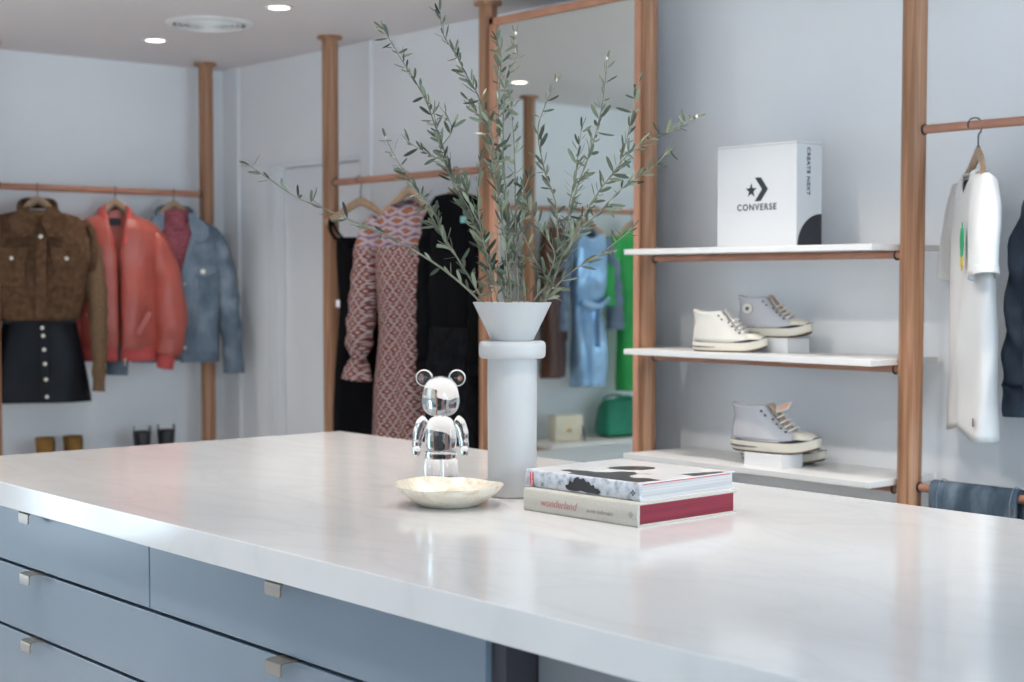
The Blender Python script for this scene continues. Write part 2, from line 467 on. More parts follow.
t = thing('air_vent', 'round white ceiling air vent with concentric rings', 'vent', (-5.69, 3.19, ZC))
bm = new(); lathe(bm, [(.175, 0), (.172, -.006), (.150, -.012), (.146, -.006)], 48); obj('outer_ring', bm, M['shelf'], t)
for k, r in enumerate((.135, .112, .089, .066, .043)):
    bm = new(); lathe(bm, [(r, -.004), (r - .003, -.016 - .001 * k), (r - .010, -.008), (r - .012, -.003)], 48); obj('vane_ring', bm, M['shelf'], t)
bm = new(); lathe(bm, [(.0005, -.018), (.018, -.014), (.022, -.002)], 32); obj('centre_disc', bm, M['shelf'], t)
bm = new(); lathe(bm, [(.0005, -.0008), (.15, -.0008)], 48); obj('duct', bm, M['cab_dark'], t)

# ------------------------------------------------------------------ posts and rails
def post(x, y, label):
    t = thing('wooden_post', label, 'post', (x, y, 0), group=None)
    bm = new(); lathe(bm, [(.0005, 0.0), (.0345, 0.0), (.0345, ZC - .001), (.0005, ZC - .001)], 40); obj('shaft', bm, M['wood'], t)
    bm = new(); lathe(bm, [(.034, ZC - .013), (.052, ZC - .013), (.0535, ZC - .011), (.0535, ZC - .0005), (.034, ZC - .0005)], 40); obj('ceiling_flange', bm, M['wood'], t)
    bm = new(); lathe(bm, [(.034, .013), (.052, .013), (.0535, .011), (.0535, .0), (.034, .0)], 40); obj('floor_flange', bm, M['wood'], t)
    return t
post(XP, YP, 'round wooden post in the corner beside the blue denim jacket')
post(-5.655, YP, 'round wooden post in front of the white door, at the start of the dress rail')
post(-4.587, YP, 'round wooden post between the black coat and the tall mirror')
post(-3.745, YP, 'round wooden post between the tall mirror and the white shelves')
post(-2.677, YP, 'round wooden post between the white shelves and the white t-shirt')
post(-1.609, YP, 'round wooden post at the far end of the t-shirt rail')
post(XP, 2.685, 'round wooden post on the jacket wall beside the brown shearling vest')
post(XP, 1.63, 'round wooden post standing left of the brown leather trousers in the mirror reflection')
post(XP, .555, 'round wooden post beyond the green dress on the jacket wall')

def rail(p0, p1, r, label, cat='clothes rail', mat='wood_rod'):
    bm = new(); tube(bm, [p0, p1], r, 20)
    p0, p1 = Vector(p0), Vector(p1)
    dv = (p1 - p0).normalized()
    o = thing('clothes_rail', label, cat, p0)
    for v in bm.verts: v.co -= p0
    obj('rod', bm, M[mat], o)
    for q, s in ((Vector((0, 0, 0)), 1), (p1 - p0, -1)):
        b2 = new(); tube(b2, [q, q + dv * .005 * s], r * 1.22, 20); obj('end_collar', b2, M['dark_steel'], o)
    return o
pr_ = .0345
rail((XP, 2.685 + pr_, 1.845), (XP, YP - pr_, 1.845), .0145, 'wooden clothes rail holding the brown, coral and denim jackets')
rail((XP, 1.63 + pr_, 1.845), (XP, 2.685 - pr_, 1.845), .0145, 'bare wooden clothes rail on the jacket wall, outside the frame')
rail((XP, .555 + pr_, 1.845), (XP, 1.63 - pr_, 1.845), .0145, 'wooden clothes rail in the mirror reflection holding the blue and green garments')
rail((-5.655 + pr_, YP, 1.848), (-4.587 - pr_, YP, 1.848), .0145, 'wooden clothes rail holding the floral dress and black garments')
rail((-2.677 + pr_, YP, 1.853), (-1.609 - pr_, YP, 1.853), .0125, 'wooden clothes rail holding the white t-shirt', mat='wood_rod')
rail((-2.677 + pr_, YP, .838), (-1.609 - pr_, YP, .838), .0125, 'low wooden rail with folded jeans, under the white t-shirt')

# ------------------------------------------------------------------ the tall mirror
t = thing('wall_mirror', 'tall mirror in a thin wooden frame between two posts', 'mirror', (-4.129, YP, 0))
mx0, mx1, mz0, mz1 = -.393, .393, .12, 2.398
bm = new(); bxx(bm, mx0 + .02, mx1 - .02, -.034, -.028, mz0 + .02, mz1 - .02); obj('mirror_glass', bm, M['mirror'], t, smooth=False)
for nm, a in (('frame_stile', (mx0, mx0 + .024, -.048, -.006, mz0, mz1)), ('frame_stile', (mx1 - .022, mx1, -.048, -.006 - .031, mz0, mz1)),
              ('frame_top', (mx0, mx1, -.048, -.037, mz1 - .026, mz1)), ('frame_bottom', (mx0, mx1, -.048, -.037, mz0, mz0 + .03))):
    bm = new(); bxx(bm, *a, .002); obj(nm, bm, M['frame_wood'], t, smooth=False)
bm = new(); bxx(bm, mx0 + .026, mx1 - .035, -.028, .012, mz0 + .03, mz1 - .03); obj('backing_board', bm, M['cab_grey'], t, smooth=False)

# ------------------------------------------------------------------ shelves between the posts
def shelf(z, label, x0=-3.708, x1=-2.713):
    t = thing('display_shelf', label, 'shelf', (x0, 3.61, z - .018))
    w = x1 - x0
    bm = new(); bxx(bm, 0, w, 0, .325, 0, .018, .0015); obj('board', bm, M['shelf'], t, smooth=False)
    bm = new(); tube(bm, [(-.003, YP - 3.61, -.0115), (w + .003, YP - 3.61, -.0115)], .0115, 16); obj('support_rod', bm, M['wood_rod'], t)
    for q in (.012, w - .012):
        bm = new(); lathe(bm, [(.0005, .0), (.0145, .0), (.0145, .004), (.0005, .004)], 20, (0, 0, 0))
        bmesh.ops.rotate(bm, verts=bm.verts, cent=(0, 0, 0), matrix=Matrix.Rotation(R(90), 3, 'Y'))
        bmesh.ops.translate(bm, verts=bm.verts, vec=(q - .006, YP - 3.61, -.0135)); obj('rod_collar', bm, M['dark_steel'], t)
Z1, Z2, Z3 = 1.531, 1.2025, .856
shelf(Z1, 'top white shelf, holding the square white carton')
shelf(Z2, 'middle white shelf, holding two single sneakers')
shelf(Z3, 'lowest white shelf, with the grey sneaker pair')
def low_shelf(y0, y1, label):
    t = thing('low_shelf', label, 'shelf', (XW, y0, .482))
    bm = new(); bxx(bm, .002, .36, 0, y1 - y0, 0, .018, .0015); obj('board', bm, M['shelf'], t, smooth=False)
    bm = new(); tube(bm, [(.2, -.004, -.0115), (.2, y1 - y0 + .004, -.0115)], .0115, 16); obj('support_rod', bm, M['wood_rod'], t)
low_shelf(2.725, 3.712, 'low white shelf under the jackets, carrying tan and black boots')
low_shelf(.594, 1.592, 'low white shelf in the mirror reflection, carrying two handbags')

# ------------------------------------------------------------------ the island: worktop, drawer cabinet, plain base
t = thing('worktop', 'white veined stone worktop on the blue drawer cabinet', 'countertop', (-4.31, 1.505, .87))
bm = new(); bxx(bm, 0, 3.71, 0, 1.385, 0, .06, .0022); obj('slab', bm, M['quartz'], t, smooth=False)

CX0, CX1, CF, CB = -4.19, -1.895, 1.545, 2.80
t = thing('drawer_cabinet', 'slate blue drawer cabinet with metal tab handles under the worktop', 'cabinet', (CX0, CF, 0))
W = CX1 - CX0
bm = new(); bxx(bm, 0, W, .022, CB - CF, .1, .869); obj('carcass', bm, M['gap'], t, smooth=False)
bm = new(); bxx(bm, 0.02, W - .02, .08, CB - CF - .06, 0, .1); obj('plinth', bm, M['cab_dark'], t, smooth=False)
bm = new(); bxx(bm, W, W + .034, .012, CB - CF, .0, .869); obj('end_panel', bm, M['cab_dark'], t, smooth=False)
bm = new(); bxx(bm, -.018, -.0005, .0, CB - CF, .0, .869); obj('side_panel', bm, M['cab'], t, smooth=False)
def drawer(x0, x1, z0, z1, hx):
    bm = new(); bxx(bm, x0 - CX0, x1 - CX0, 0, .02, z0, z1, .0012); d = obj('drawer', bm, M['cab'], t, smooth=False)
    for h in hx:
        w = .0275
        bm = new(); prof = [(.012, z1 + .0005), (.012, z1 + .0028), (-.026, z1 + .0028), (-.0325, z1 - .0005), (-.0335, z1 - .006), (-.0335, z1 - .024), (-.0310, z1 - .024), (-.0310, z1 - .006), (-.0300, z1 - .002), (-.026, z1 + .0005)]
        rings = []
        for sx, sh in ((-w, 1), (-w + .0045, 0), (w - .0045, 0), (w, 1)):
            rings.append([(h - CX0 + sx, y, z + (.004 if (sh and z < z1 - .02) else 0)) for y, z in prof])
        bridge(bm, rings, True, (True, True)); obj('tab_handle', bm, M['nickel'], d, angle=50)
g = .004
XM = -3.035
HL, HR = -3.62, -2.482
zr = (.868, .7195, .5555, .33, .105)
drawer(CX0 + .002, XM - g / 2, zr[1] + g, zr[0] - .004, [HL])
drawer(XM + g / 2, CX1 - .002, zr[1] + g, zr[0] - .004, [HR])
drawer(CX0 + .002, CX1 - .002, zr[2] + g, zr[1] - g, [HL, HR])
drawer(CX0 + .002, CX1 - .002, zr[3] + g, zr[2] - g, [HL, HR])
drawer(CX0 + .002, CX1 - .002, zr[4] + g, zr[3] - g, [HL, HR])
t = thing('base_cabinet', 'plain grey base panel under the worktop, right of the blue drawers', 'cabinet', (-1.855, 1.62, 0))
bm = new(); bxx(bm, 0, 1.15, 0, 1.18, .1, .869, .001); obj('panel', bm, M['cab_grey'], t, smooth=False)
bm = new(); bxx(bm, .03, 1.12, .05, 1.12, 0, .1); obj('plinth', bm, M['cab_dark'], t, smooth=False)
# ------------------------------------------------------------------ on the worktop
ZT = .93
VX, VY = -2.738, 2.310
t = thing('vase', 'tall white ceramic column vase with a flared funnel top holding olive branches', 'vase', (VX, VY, ZT))
wob = lambda a, z: 1 + .010 * noise.noise(Vector((math.cos(a) * 1.3, math.sin(a) * 1.3, z * 9)))
bm = new(); lathe(bm, [(.0005, 0), (.052, 0), (.0565, .004), (.0570, .02), (.0562, .12), (.0570, .22), (.0566, .322)], 64, wob=wob); obj('column', bm, M['ceramic'], t)
bm = new(); lathe(bm, [(.050, .318), (.071, .318), (.0755, .322), (.0768, .330), (.0768, .345), (.0755, .353), (.071, .357), (.048, .358)], 64, wob=wob); obj('collar_ring', bm, M['ceramic'], t)
bm = new(); lathe(bm, [(.046, .356), (.050, .362), (.0895, .4435), (.0905, .4455), (.0890, .4462), (.0855, .443), (.047, .366), (.044, .30), (.044, .06), (.0005, .05)], 64); obj('funnel', bm, M['ceramic'], t)

def superell(bm, c, r, e=2.5, seg=28, rows=18, fn=None):
    rings = []
    for i in range(rows + 1):
        ph = -PI / 2 + PI * i / rows
        ring = []
        for k in range(seg):
            th = 2 * PI * k / seg
            f = lambda v: math.copysign(abs(v) ** (2 / e), v)
            cp = max(abs(math.cos(ph)), .02)
            x = r[0] * f(math.cos(th)) * (cp ** (2 / e)); y = r[1] * f(math.sin(th)) * (cp ** (2 / e)); z = r[2] * f(math.sin(ph))
            p = Vector((x, y, z))
            if fn: p = fn(p)
            ring.append(Vector(c) + p)
        rings.append(ring)
    bridge(bm, rings, True, (True, True))

# clear bear figurine
t = thing('bear_figurine', 'clear acrylic bear figurine with round ears standing behind the marble bowl', 'figurine', (-3.056, 2.347, ZT), 50)
A = M['acrylic']
def head_fn(p):
    k = 1 + .10 * max(0, -p.z / .05) - .14 * max(0, p.z / .05)
    q = Vector((p.x * k, p.y * k, p.z))
    if p.y < 0:
        b = math.exp(-((p.x / .030) ** 2 + ((p.z + .020) / .020) ** 2))
        q.y -= .014 * b
    return q
bm = new(); superell(bm, (0, 0, .2105), (.0455, .040, .050), 2.6, 36, 24, head_fn); obj('head', bm, A, t)
for s in (-1, 1):
    bm = new()
    lathe(bm, [(.0005, -.0095), (.016, -.0095), (.0205, -.006), (.0215, 0), (.0205, .006), (.0185, .0085), (.0155, .0065), (.0005, .003)], 28)
    bmesh.ops.rotate(bm, verts=bm.verts, cent=(0, 0, 0), matrix=Matrix.Rotation(R(90), 3, 'X'))
    bmesh.ops.translate(bm, verts=bm.verts, vec=(s * .0405, .004, .2555)); obj('ear', bm, A, t)
tor = lambda p: Vector((p.x * (1 - .10 * p.z / .045), p.y * (1 + (.12 if p.y < 0 else 0) * (1 - abs(p.z) / .045)), p.z))
bm = new(); superell(bm, (0, 0, .115), (.0385, .028, .047), 3.2, 32, 20, tor); obj('torso', bm, A, t)
bm = new(); superell(bm, (0, 0, .066), (.040, .027, .012), 3.5, 28, 10); obj('hips', bm, A, t)
for s in (-1, 1):
    bm = new(); tube(bm, catmull([(s * .034, 0, .152), (s * .046, 0, .143), (s * .0535, -.003, .122), (s * .057, -.010, .100), (s * .0585, -.016, .086)], 5), [.012] + [.0155] * 6 + [.0145] * 6 + [.0125] * 6 + [.011] * 2, 18); a = obj('arm', bm, A, t)
    bm = new(); superell(bm, (s * .059, -.020, .077), (.0105, .0125, .0120), 2.8, 18, 10); obj('hand', bm, A, a)
    bm = new(); superell(bm, (s * .0220, -.002, .030), (.0205, .022, .030), 4.0, 28, 14, lambda p: Vector((p.x, p.y * (1 + .22 * max(0, -p.z / .03)) if p.y < 0 else p.y, p.z))); obj('leg', bm, A, t)

# marble bowl: hand-cut and shallow
t = thing('bowl', 'shallow cream marble bowl with an uneven rim in front of the vase', 'bowl', (-2.708, 2.104, ZT))
wb = lambda a, z: 1 + .035 * math.cos(2 * a + .6) * min(1, z / .03) + .012 * math.sin(3 * a + 1) * min(1, z / .03)
prof = [(.0005, 0), (.055, 0), (.066, .003), (.088, .016), (.109, .031), (.1215, .0445), (.1225, .0475), (.1195, .048), (.107, .036), (.085, .022), (.062, .0125), (.0005, .0095)]
bm = new(); lathe(bm, prof, 72, wob=wb)
for v in bm.verts:
    a = math.atan2(v.co.y, v.co.x); r = math.hypot(v.co.x, v.co.y)
    v.co.z += .0028 * math.sin(2 * a + 1.2) * max(0, (r - .06) / .06) + .0010 * math.sin(7 * a) * max(0, (r - .06) / .06)
obj('shell', bm, M['marble'], t)

# two coffee-table books, one on the other
def book(name, label, loc, rotz, w, dpt, h, cover, pages, ct=.004, inset=.005):
    # spine runs along local x at y = 0, pages open toward +y
    t = thing(name, label, 'book', loc, rotz)
    bm = new(); bxx(bm, inset, w - inset, ct * 1.2, dpt - inset, ct, h - ct); obj('page_block', bm, pages, t, smooth=False)
    bm = new(); bxx(bm, 0, w, 0.0005, dpt, 0, ct, .0008); obj('back_cover', bm, cover, t, smooth=False)
    bm = new(); bxx(bm, 0, w, 0.0005, dpt, h - ct, h, .0008); obj('front_cover', bm, cover, t, smooth=False)
    return t
B1H, B2H = .0485, .038
b1 = book('book', 'thick grey linen book with maroon page edges, lower of the stacked pair', (-2.5496, 2.1859, ZT), 2.2, .3356, .3065, B1H, M['linen'], M['red_pages'], ct=.0045)
def spine(t, w, h, mat):
    bm = new()
    rings = []
    for x in (0, w):
        rings.append([(x, .0045, .0), (x, .0006, .0003), (x, -.0022, .004), (x, -.0032, h * .5), (x, -.0022, h - .004), (x, .0006, h - .0003), (x, .0045, h), (x, .0045, h * .5)])
    bridge(bm, rings, True, (True, True)); return obj('spine', bm, mat, t, angle=60)
sp = spine(b1, .3356, B1H, M['linen'])
fm = lambda x, z: face_mtx((x, -.0036, z), (1, 0, 0), (0, 0, 1))
text('wonderland', .0225, M['rose_ink'], sp, 'title_lettering', fm(.054, B1H * .47), shear=.25, extrude=.0005)
text('annie leibovitz', .0130, M['grey_ink'], sp, 'author_lettering', fm(.192, B1H * .42), shear=.2, extrude=.0005)
def phoenix(parent, x, z, s, mat):
    bm = new()
    pts = []
    for k in range(16):
        a = 2 * PI * k / 16; r = s * (1.0 if k % 4 == 0 else (.55 if k % 2 == 0 else .72)); pts.append((r * math.cos(a), r * math.sin(a)))
    inner = [(p[0] * .55, p[1] * .55) for p in pts]
    mt = fm(x, z)
    va = [bm.verts.new(mt @ Vector((p[0], p[1], .0003))) for p in pts]; vb = [bm.verts.new(mt @ Vector((p[0], p[1], .0003))) for p in inner]
    for i in range(16):
        j = (i + 1) % 16; bm.faces.new((va[i], va[j], vb[j], vb[i]))
    for q in ((0, 0),):
        prism(bm, [(s * .2 * math.cos(2 * PI * k / 8), s * .2 * math.sin(2 * PI * k / 8)) for k in range(8)], .0003, mt)
    obj('publisher_mark', bm, mat, parent, smooth=False)
phoenix(sp, .318, B1H * .5, .0075, M['grey_ink'])

b2 = book('book', 'white photo book with black cover artwork, lying on the linen book', (-2.566, 2.2053, ZT + B1H), 2.4, .337, .297, B2H, M['cover_white'], M['paper'], ct=.0028, inset=.004)
sp2 = spine(b2, .337, B2H, M['photo'])
bm = new(); bxx(bm, .0165, .0265, -.0042, -.0034, .004, .033); obj('red_logo_box', bm, M['red_ink'], sp2, smooth=False)
text('Supreme', .0078, M['white_ink'], sp2, 'logo_lettering', face_mtx((.0215, -.0044, .0185), (0, 0, 1), (-1, 0, 0)), align='CENTER', extrude=.0003)
# dark figure band on the spine print
mtx = fm(0, 0)
bm = new()
prism(bm, [(.118, .010), (.126, .006), (.150, .006), (.158, .009), (.176, .006), (.205, .005), (.212, .012), (.204, .020), (.196, .020), (.193, .030), (.186, .026), (.180, .037), (.172, .034), (.166, .044), (.156, .040), (.150, .046), (.140, .040), (.136, .028), (.128, .034), (.124, .022), (.115, .018)], .0006, mtx @ Matrix.Diagonal((1.08, .77, 1, 1)))
obj('spine_print', bm, M['cover_ink'], sp2, smooth=False)
phoenix(sp2, .320, B2H * .45, .0072, M['cover_ink'])
# cover artwork: flat printed shapes
top = lambda pts: [(x, y) for x, y in pts]
mt = Matrix.Translation((0, 0, B2H)) @ Matrix.Diagonal((1.115, 1.108, 1, 1))
bm = new()
prism(bm, [(.112, .004), (.292, .004), (.298, .060), (.262, .066), (.238, .050), (.214, .064), (.205, .098), (.180, .116), (.158, .104), (.150, .076), (.128, .060), (.104, .064), (.080, .052), (.066, .056), (.060, .036), (.082, .026), (.098, .030)], .0003, mt)
obj('cover_print', bm, M['cover_ink'], b2, smooth=False)
bm = new()
prism(bm, [(.095, .128), (.112, .118), (.150, .130), (.168, .150), (.172, .182), (.156, .200), (.128, .198), (.106, .180), (.094, .156)], .0003, mt)
obj('cover_print', bm, M['cover_ink'], b2, smooth=False)
bm = new()
prism(bm, [(.262, .160), (.300, .150), (.300, .236), (.286, .250), (.276, .215)], .0003, mt)
obj('cover_print', bm, M['cover_ink'], b2, smooth=False)
bm = new()
for k in range(3):
    bxx(bm, .224 + .003 * k, .256 - .004 * k, .112 + .009 * k, .115 + .009 * k, B2H, B2H + .0003)
obj('cover_caption', bm, M['grey_ink'], b2, smooth=False)
bm = new(); bxx(bm, .3335, .3360, .012, .282, .0335, .0352); obj('cover_turn_in', bm, M['red_ink'], b2, smooth=False)

# ------------------------------------------------------------------ olive branches
BR = {"a":[[[-2.796,2.256,1.374],[-2.827,2.196,1.441],[-2.859,2.132,1.488],[-2.893,2.063,1.53],[-2.93,1.992,1.562],[-2.969,1.94,1.59],[-2.999,1.906,1.608],[-3.017,1.886,1.624],[-3.041,1.859,1.649],[-3.074,1.823,1.682]]],"b":[[[-2.817,2.279,1.373],[-2.868,2.252,1.478],[-2.921,2.224,1.565],[-2.966,2.201,1.645],[-3.003,2.181,1.705],[-3.027,2.164,1.759]],[[-2.83,2.222,1.477],[-2.847,2.197,1.518],[-2.856,2.181,1.571],[-2.871,2.158,1.614],[-2.884,2.139,1.632]]],"c":[[[-2.771,2.316,1.374],[-2.786,2.311,1.431],[-2.809,2.298,1.487],[-2.843,2.279,1.561],[-2.883,2.255,1.648],[-2.913,2.244,1.742],[-2.93,2.235,1.789],[-2.946,2.221,1.845],[-2.968,2.199,1.901],[-2.991,2.175,1.953],[-3.017,2.149,2.016]],[[-2.91,2.276,1.65],[-2.934,2.271,1.703],[-2.965,2.247,1.722],[-3.009,2.215,1.754]],[[-2.855,2.2,1.736],[-2.841,2.216,1.77],[-2.85,2.206,1.806]]],"d":[[[-2.764,2.319,1.374],[-2.764,2.316,1.431],[-2.763,2.307,1.529],[-2.769,2.288,1.649],[-2.769,2.279,1.734],[-2.772,2.272,1.774],[-2.788,2.252,1.843],[-2.806,2.234,1.888],[-2.827,2.213,1.943],[-2.845,2.195,1.984],[-2.853,2.191,2.038]],[[-2.84,2.337,1.742],[-2.854,2.333,1.783],[-2.877,2.316,1.821],[-2.89,2.302,1.849]]],"e":[[[-2.761,2.325,1.374],[-2.795,2.345,1.543],[-2.836,2.364,1.732],[-2.851,2.379,1.839],[-2.849,2.387,1.91],[-2.836,2.407,1.957],[-2.839,2.406,2.004]],[[-2.86,2.384,1.735],[-2.89,2.394,1.832],[-2.89,2.403,1.951],[-2.898,2.397,1.999]]],"f":[[[-2.75,2.338,1.374],[-2.756,2.339,1.473],[-2.762,2.34,1.588],[-2.768,2.342,1.703],[-2.773,2.342,1.773],[-2.78,2.339,1.839]],[[-2.744,2.324,1.587],[-2.729,2.337,1.632],[-2.72,2.345,1.664]]],"g":[[[-2.723,2.384,1.374],[-2.711,2.42,1.469],[-2.727,2.434,1.597],[-2.754,2.423,1.679],[-2.777,2.421,1.773],[-2.773,2.44,1.835],[-2.759,2.461,1.893]]],"h":[[[-2.701,2.375,1.374],[-2.688,2.387,1.413],[-2.672,2.397,1.468],[-2.651,2.412,1.511],[-2.623,2.43,1.579],[-2.585,2.456,1.646],[-2.533,2.499,1.724],[-2.486,2.557,1.758],[-2.448,2.605,1.794]],[[-2.62,2.489,1.649],[-2.601,2.512,1.686],[-2.589,2.527,1.746],[-2.582,2.541,1.817],[-2.576,2.553,1.881]],[[-2.66,2.421,1.512],[-2.662,2.415,1.585],[-2.652,2.421,1.644],[-2.643,2.426,1.714],[-2.635,2.429,1.773]]],"i":[[[-2.722,2.399,1.374],[-2.718,2.447,1.505],[-2.723,2.465,1.567],[-2.724,2.5,1.65],[-2.721,2.539,1.734],[-2.718,2.566,1.819],[-2.714,2.577,1.892],[-2.713,2.582,1.948]]],"j":[[[-2.715,2.384,1.374],[-2.7,2.41,1.438],[-2.675,2.455,1.535],[-2.652,2.49,1.575],[-2.618,2.541,1.638],[-2.576,2.6,1.689],[-2.552,2.632,1.731]]],"k":[[[-2.693,2.373,1.374],[-2.682,2.381,1.397],[-2.655,2.398,1.434],[-2.612,2.426,1.468],[-2.578,2.448,1.492],[-2.524,2.482,1.541]]],"l":[[[-2.79,2.293,1.374],[-2.809,2.286,1.486],[-2.836,2.268,1.58],[-2.869,2.24,1.654],[-2.893,2.224,1.728],[-2.909,2.215,1.818]]],"m":[[[-2.723,2.36,1.374],[-2.7,2.381,1.423],[-2.719,2.358,1.48],[-2.732,2.337,1.534],[-2.734,2.332,1.559]],[[-2.697,2.378,1.423],[-2.68,2.388,1.486],[-2.698,2.362,1.541],[-2.713,2.336,1.594],[-2.716,2.323,1.643]]],"n":[[[-2.774,2.298,1.374],[-2.779,2.272,1.472],[-2.78,2.249,1.552],[-2.772,2.237,1.631],[-2.759,2.235,1.697]],[[-2.773,2.243,1.552],[-2.778,2.218,1.596],[-2.774,2.204,1.652]]],"o":[[[-2.746,2.355,1.374],[-2.764,2.361,1.45],[-2.793,2.359,1.52],[-2.833,2.353,1.603],[-2.863,2.359,1.686],[-2.891,2.36,1.759]],[[-2.788,2.355,1.52],[-2.784,2.385,1.579],[-2.801,2.39,1.638]]]}
BL = {'a': 'olive branch reaching farthest left over the black dress, sparse leaves',
 'b': 'olive branch leaning left across the floral dress, ending above its hanger',
 'c': 'long olive branch rising up left to the ceiling line, with a side twig',
 'd': 'tallest olive branch, tip ending left of the post beside the mirror',
 'e': 'upright olive branch with a forked tip over the top left mirror corner',
 'f': 'straight thin olive stem rising just right of the post by the mirror, bare low down',
 'g': 'S-curved olive branch in front of the post reflected in the mirror',
 'h': 'spreading olive branch reaching farthest right, past the post by the shelves',
 'i': 'slender olive branch with a white bud tip, in front of the mirror centre',
 'j': 'olive branch with its tip on the post between mirror and shelves',
 'k': 'lowest right olive branch, in front of the blue garment in the mirror',
 'l': 'olive branch leaning left in front of the black coat',
 'm': 'short forked olive branch in the middle of the vase opening',
 'n': 'short bushy olive branch leaning left over the vase, before the post',
 'o': 'leafy olive branch crossing behind the straight thin stem'}
DENS = {'a': .55, 'f': .55, 'k': .8, 'j': .9}
def leaf(bm, base, dirv, nrm, ln, wd, curl):
    d = dirv.normalized(); s = d.cross(nrm).normalized(); n = s.cross(d)
    prof = [(0.0, .08), (.10, .48), (.28, .88), (.5, 1.0), (.74, .94), (.92, .58), (1.0, .08)]
    lf, md, rt = [], [], []
    for tt, w in prof:
        c = base + d * (ln * tt) + n * (curl * ln * tt * tt)
        lf.append(bm.verts.new(c + s * (wd * w / 2) + n * (wd * w * .12))); rt.append(bm.verts.new(c - s * (wd * w / 2) + n * (wd * w * .12))); md.append(bm.verts.new(c))
    for i in range(len(prof) - 1):
        bm.faces.new((lf[i], md[i], md[i + 1], lf[i + 1])); bm.faces.new((md[i], rt[i], rt[i + 1], md[i + 1]))
rnd = random.Random(11)
for key, lines in BR.items():
    root = Vector(lines[0][0])
    foot = Vector((VX + (root.x - VX) * .5, VY + (root.y - VY) * .5, ZT + .14))
    t = thing('olive_branch', BL[key], 'branch', foot, group='olive branches in the vase')
    sb, lb, bb = new(), new(), new()
    nb = 0
    for li, ln in enumerate(lines):
        pts = [Vector(p) - foot for p in ln]
        if li == 0:
            # keep the stem inside the funnel opening
            r0 = Vector((root.x - VX, root.y - VY))
            if r0.length > .074:
                pts[0] = Vector((VX + r0.x * .074 / r0.length, VY + r0.y * .074 / r0.length, root.z)) - foot
            neck = Vector((VX + (root.x - VX) * .42, VY + (root.y - VY) * .42, ZT + .36)) - foot
            pts = [Vector((0, 0, 0)), neck] + pts
        path = catmull(pts, 6)
        n = len(path)
        r0, r1 = (.0030, .0009) if li == 0 else (.0017, .0008)
        tube(sb, path, [r0 + (r1 - r0) * i / (n - 1) for i in range(n)], 6)
        # leaves in opposite pairs along the part above the rim
        acc = 0.0
        tot = sum((path[i + 1] - path[i]).length for i in range(n - 1))
        run = 0.0
        step = (.0126 if key in 'cdeno' else .0145) / DENS.get(key, 1.0)
        nxt = .03
        for i in range(n - 1):
            seg = path[i + 1] - path[i]
            while run + seg.length > nxt:
                p = path[i] + seg * ((nxt - run) / seg.length)
                frac = nxt / tot
                if p.z + foot.z > ZT + .452 + (.02 if key in 'af' else 0) and not (key == 'f' and frac < .5):
                    tg = seg.normalized()
                    for sgn in (0, 1):
                        if rnd.random() < .12: continue
                        ax = tg.orthogonal().normalized(); ax.rotate(Matrix.Rotation(rnd.uniform(0, 2 * PI), 3, tg))
                        if sgn: ax = -ax
                        ang = R(rnd.uniform(20, 62)) if rnd.random() < .8 else R(rnd.uniform(62, 110))
                        dv = tg * math.cos(ang) + ax * math.sin(ang)
                        nr = (tg * math.sin(ang) - ax * math.cos(ang)) * -1
                        nr.rotate(Matrix.Rotation(rnd.uniform(-1.5, 1.5), 3, dv))
                        sc = (1.0 if frac < .85 else .8) * rnd.uniform(.6, 1.15)
                        leaf(lb, p + dv * .002, dv, nr, .0385 * sc, .0086 * sc, rnd.uniform(-.22, .12))
                nxt += step * rnd.uniform(.75, 1.3)
            run += seg.length
        tg = (path[-1] - path[-2]).normalized()
        for q in range(2):
            ax = tg.orthogonal().normalized(); ax.rotate(Matrix.Rotation(rnd.uniform(0, 2 * PI), 3, tg))
            leaf(lb, path[-1], tg + ax * .3, ax, .027, .006, 0)
        if key in 'ehigb' and li == 0:
            superell(bb, path[-1] + tg * .004, (.0028, .0028, .0045), 2, 10, 8); nb += 1
    obj('stem', sb, M['bark'], t)
    obj('leaves', lb, M['leaf'], t, angle=60)
    if nb: obj('bud', bb, M['bud'], t)
    else: bb.free()
# ------------------------------------------------------------------ on the shelves
t = thing('shoe_carton', 'square white cardboard carton with a black star-and-arrow logo on the top shelf', 'box', (-3.36, 3.68, Z1))
bm = new(); bxx(bm, 0, .318, 0, .119, 0, .315, .0015); obj('carton_body', bm, M['carton'], t, smooth=False)
bm = new(); bxx(bm, .318, .3184, .002, .117, .308, .309); bxx(bm, .002, .316, -.0004, 0, .308, .309); obj('lid_edge', bm, M['cab_grey'], t, smooth=False)
ft = face_mtx((0, -.0002, 0), (1, 0, 0), (0, 0, 1))
LX, LZ = .158, .176
bm = new()
s = .0365
prism(bm, [(LX - .004, LZ + s), (LX + .020, LZ + s), (LX + .049, LZ), (LX + .020, LZ - s), (LX - .004, LZ - s), (LX + .025, LZ)], .0005, ft)
obj('arrow_mark', bm, M['black'], t, smooth=False)
bm = new()
st = []
for k in range(10):
    a = PI / 2 + k * PI / 5; r = .0235 if k % 2 == 0 else .0095
    st.append((LX - .018 + r * math.cos(a), LZ - .003 + r * math.sin(a)))
prism(bm, st, .0005, ft); obj('star_mark', bm, M['black'], t, smooth=False)
text('CONVERSE', .0275, M['black'], t, 'brand_lettering', face_mtx((LX + .004, -.0003, .121), (1, 0, 0), (0, 0, 1)), align='CENTER', spacing=1.22, offset=.0006)
rt = face_mtx((.3182, 0, 0), (0, 1, 0), (0, 0, 1))
bm = new()
prism(bm, [(.1185, .001)] + [(.1185 - .113 * math.cos(a), .001 + .098 * math.sin(a)) for a in [PI / 2 * k / 20 for k in range(21)]], .0005, rt)
obj('quarter_circle_mark', bm, M['black'], t, smooth=False)
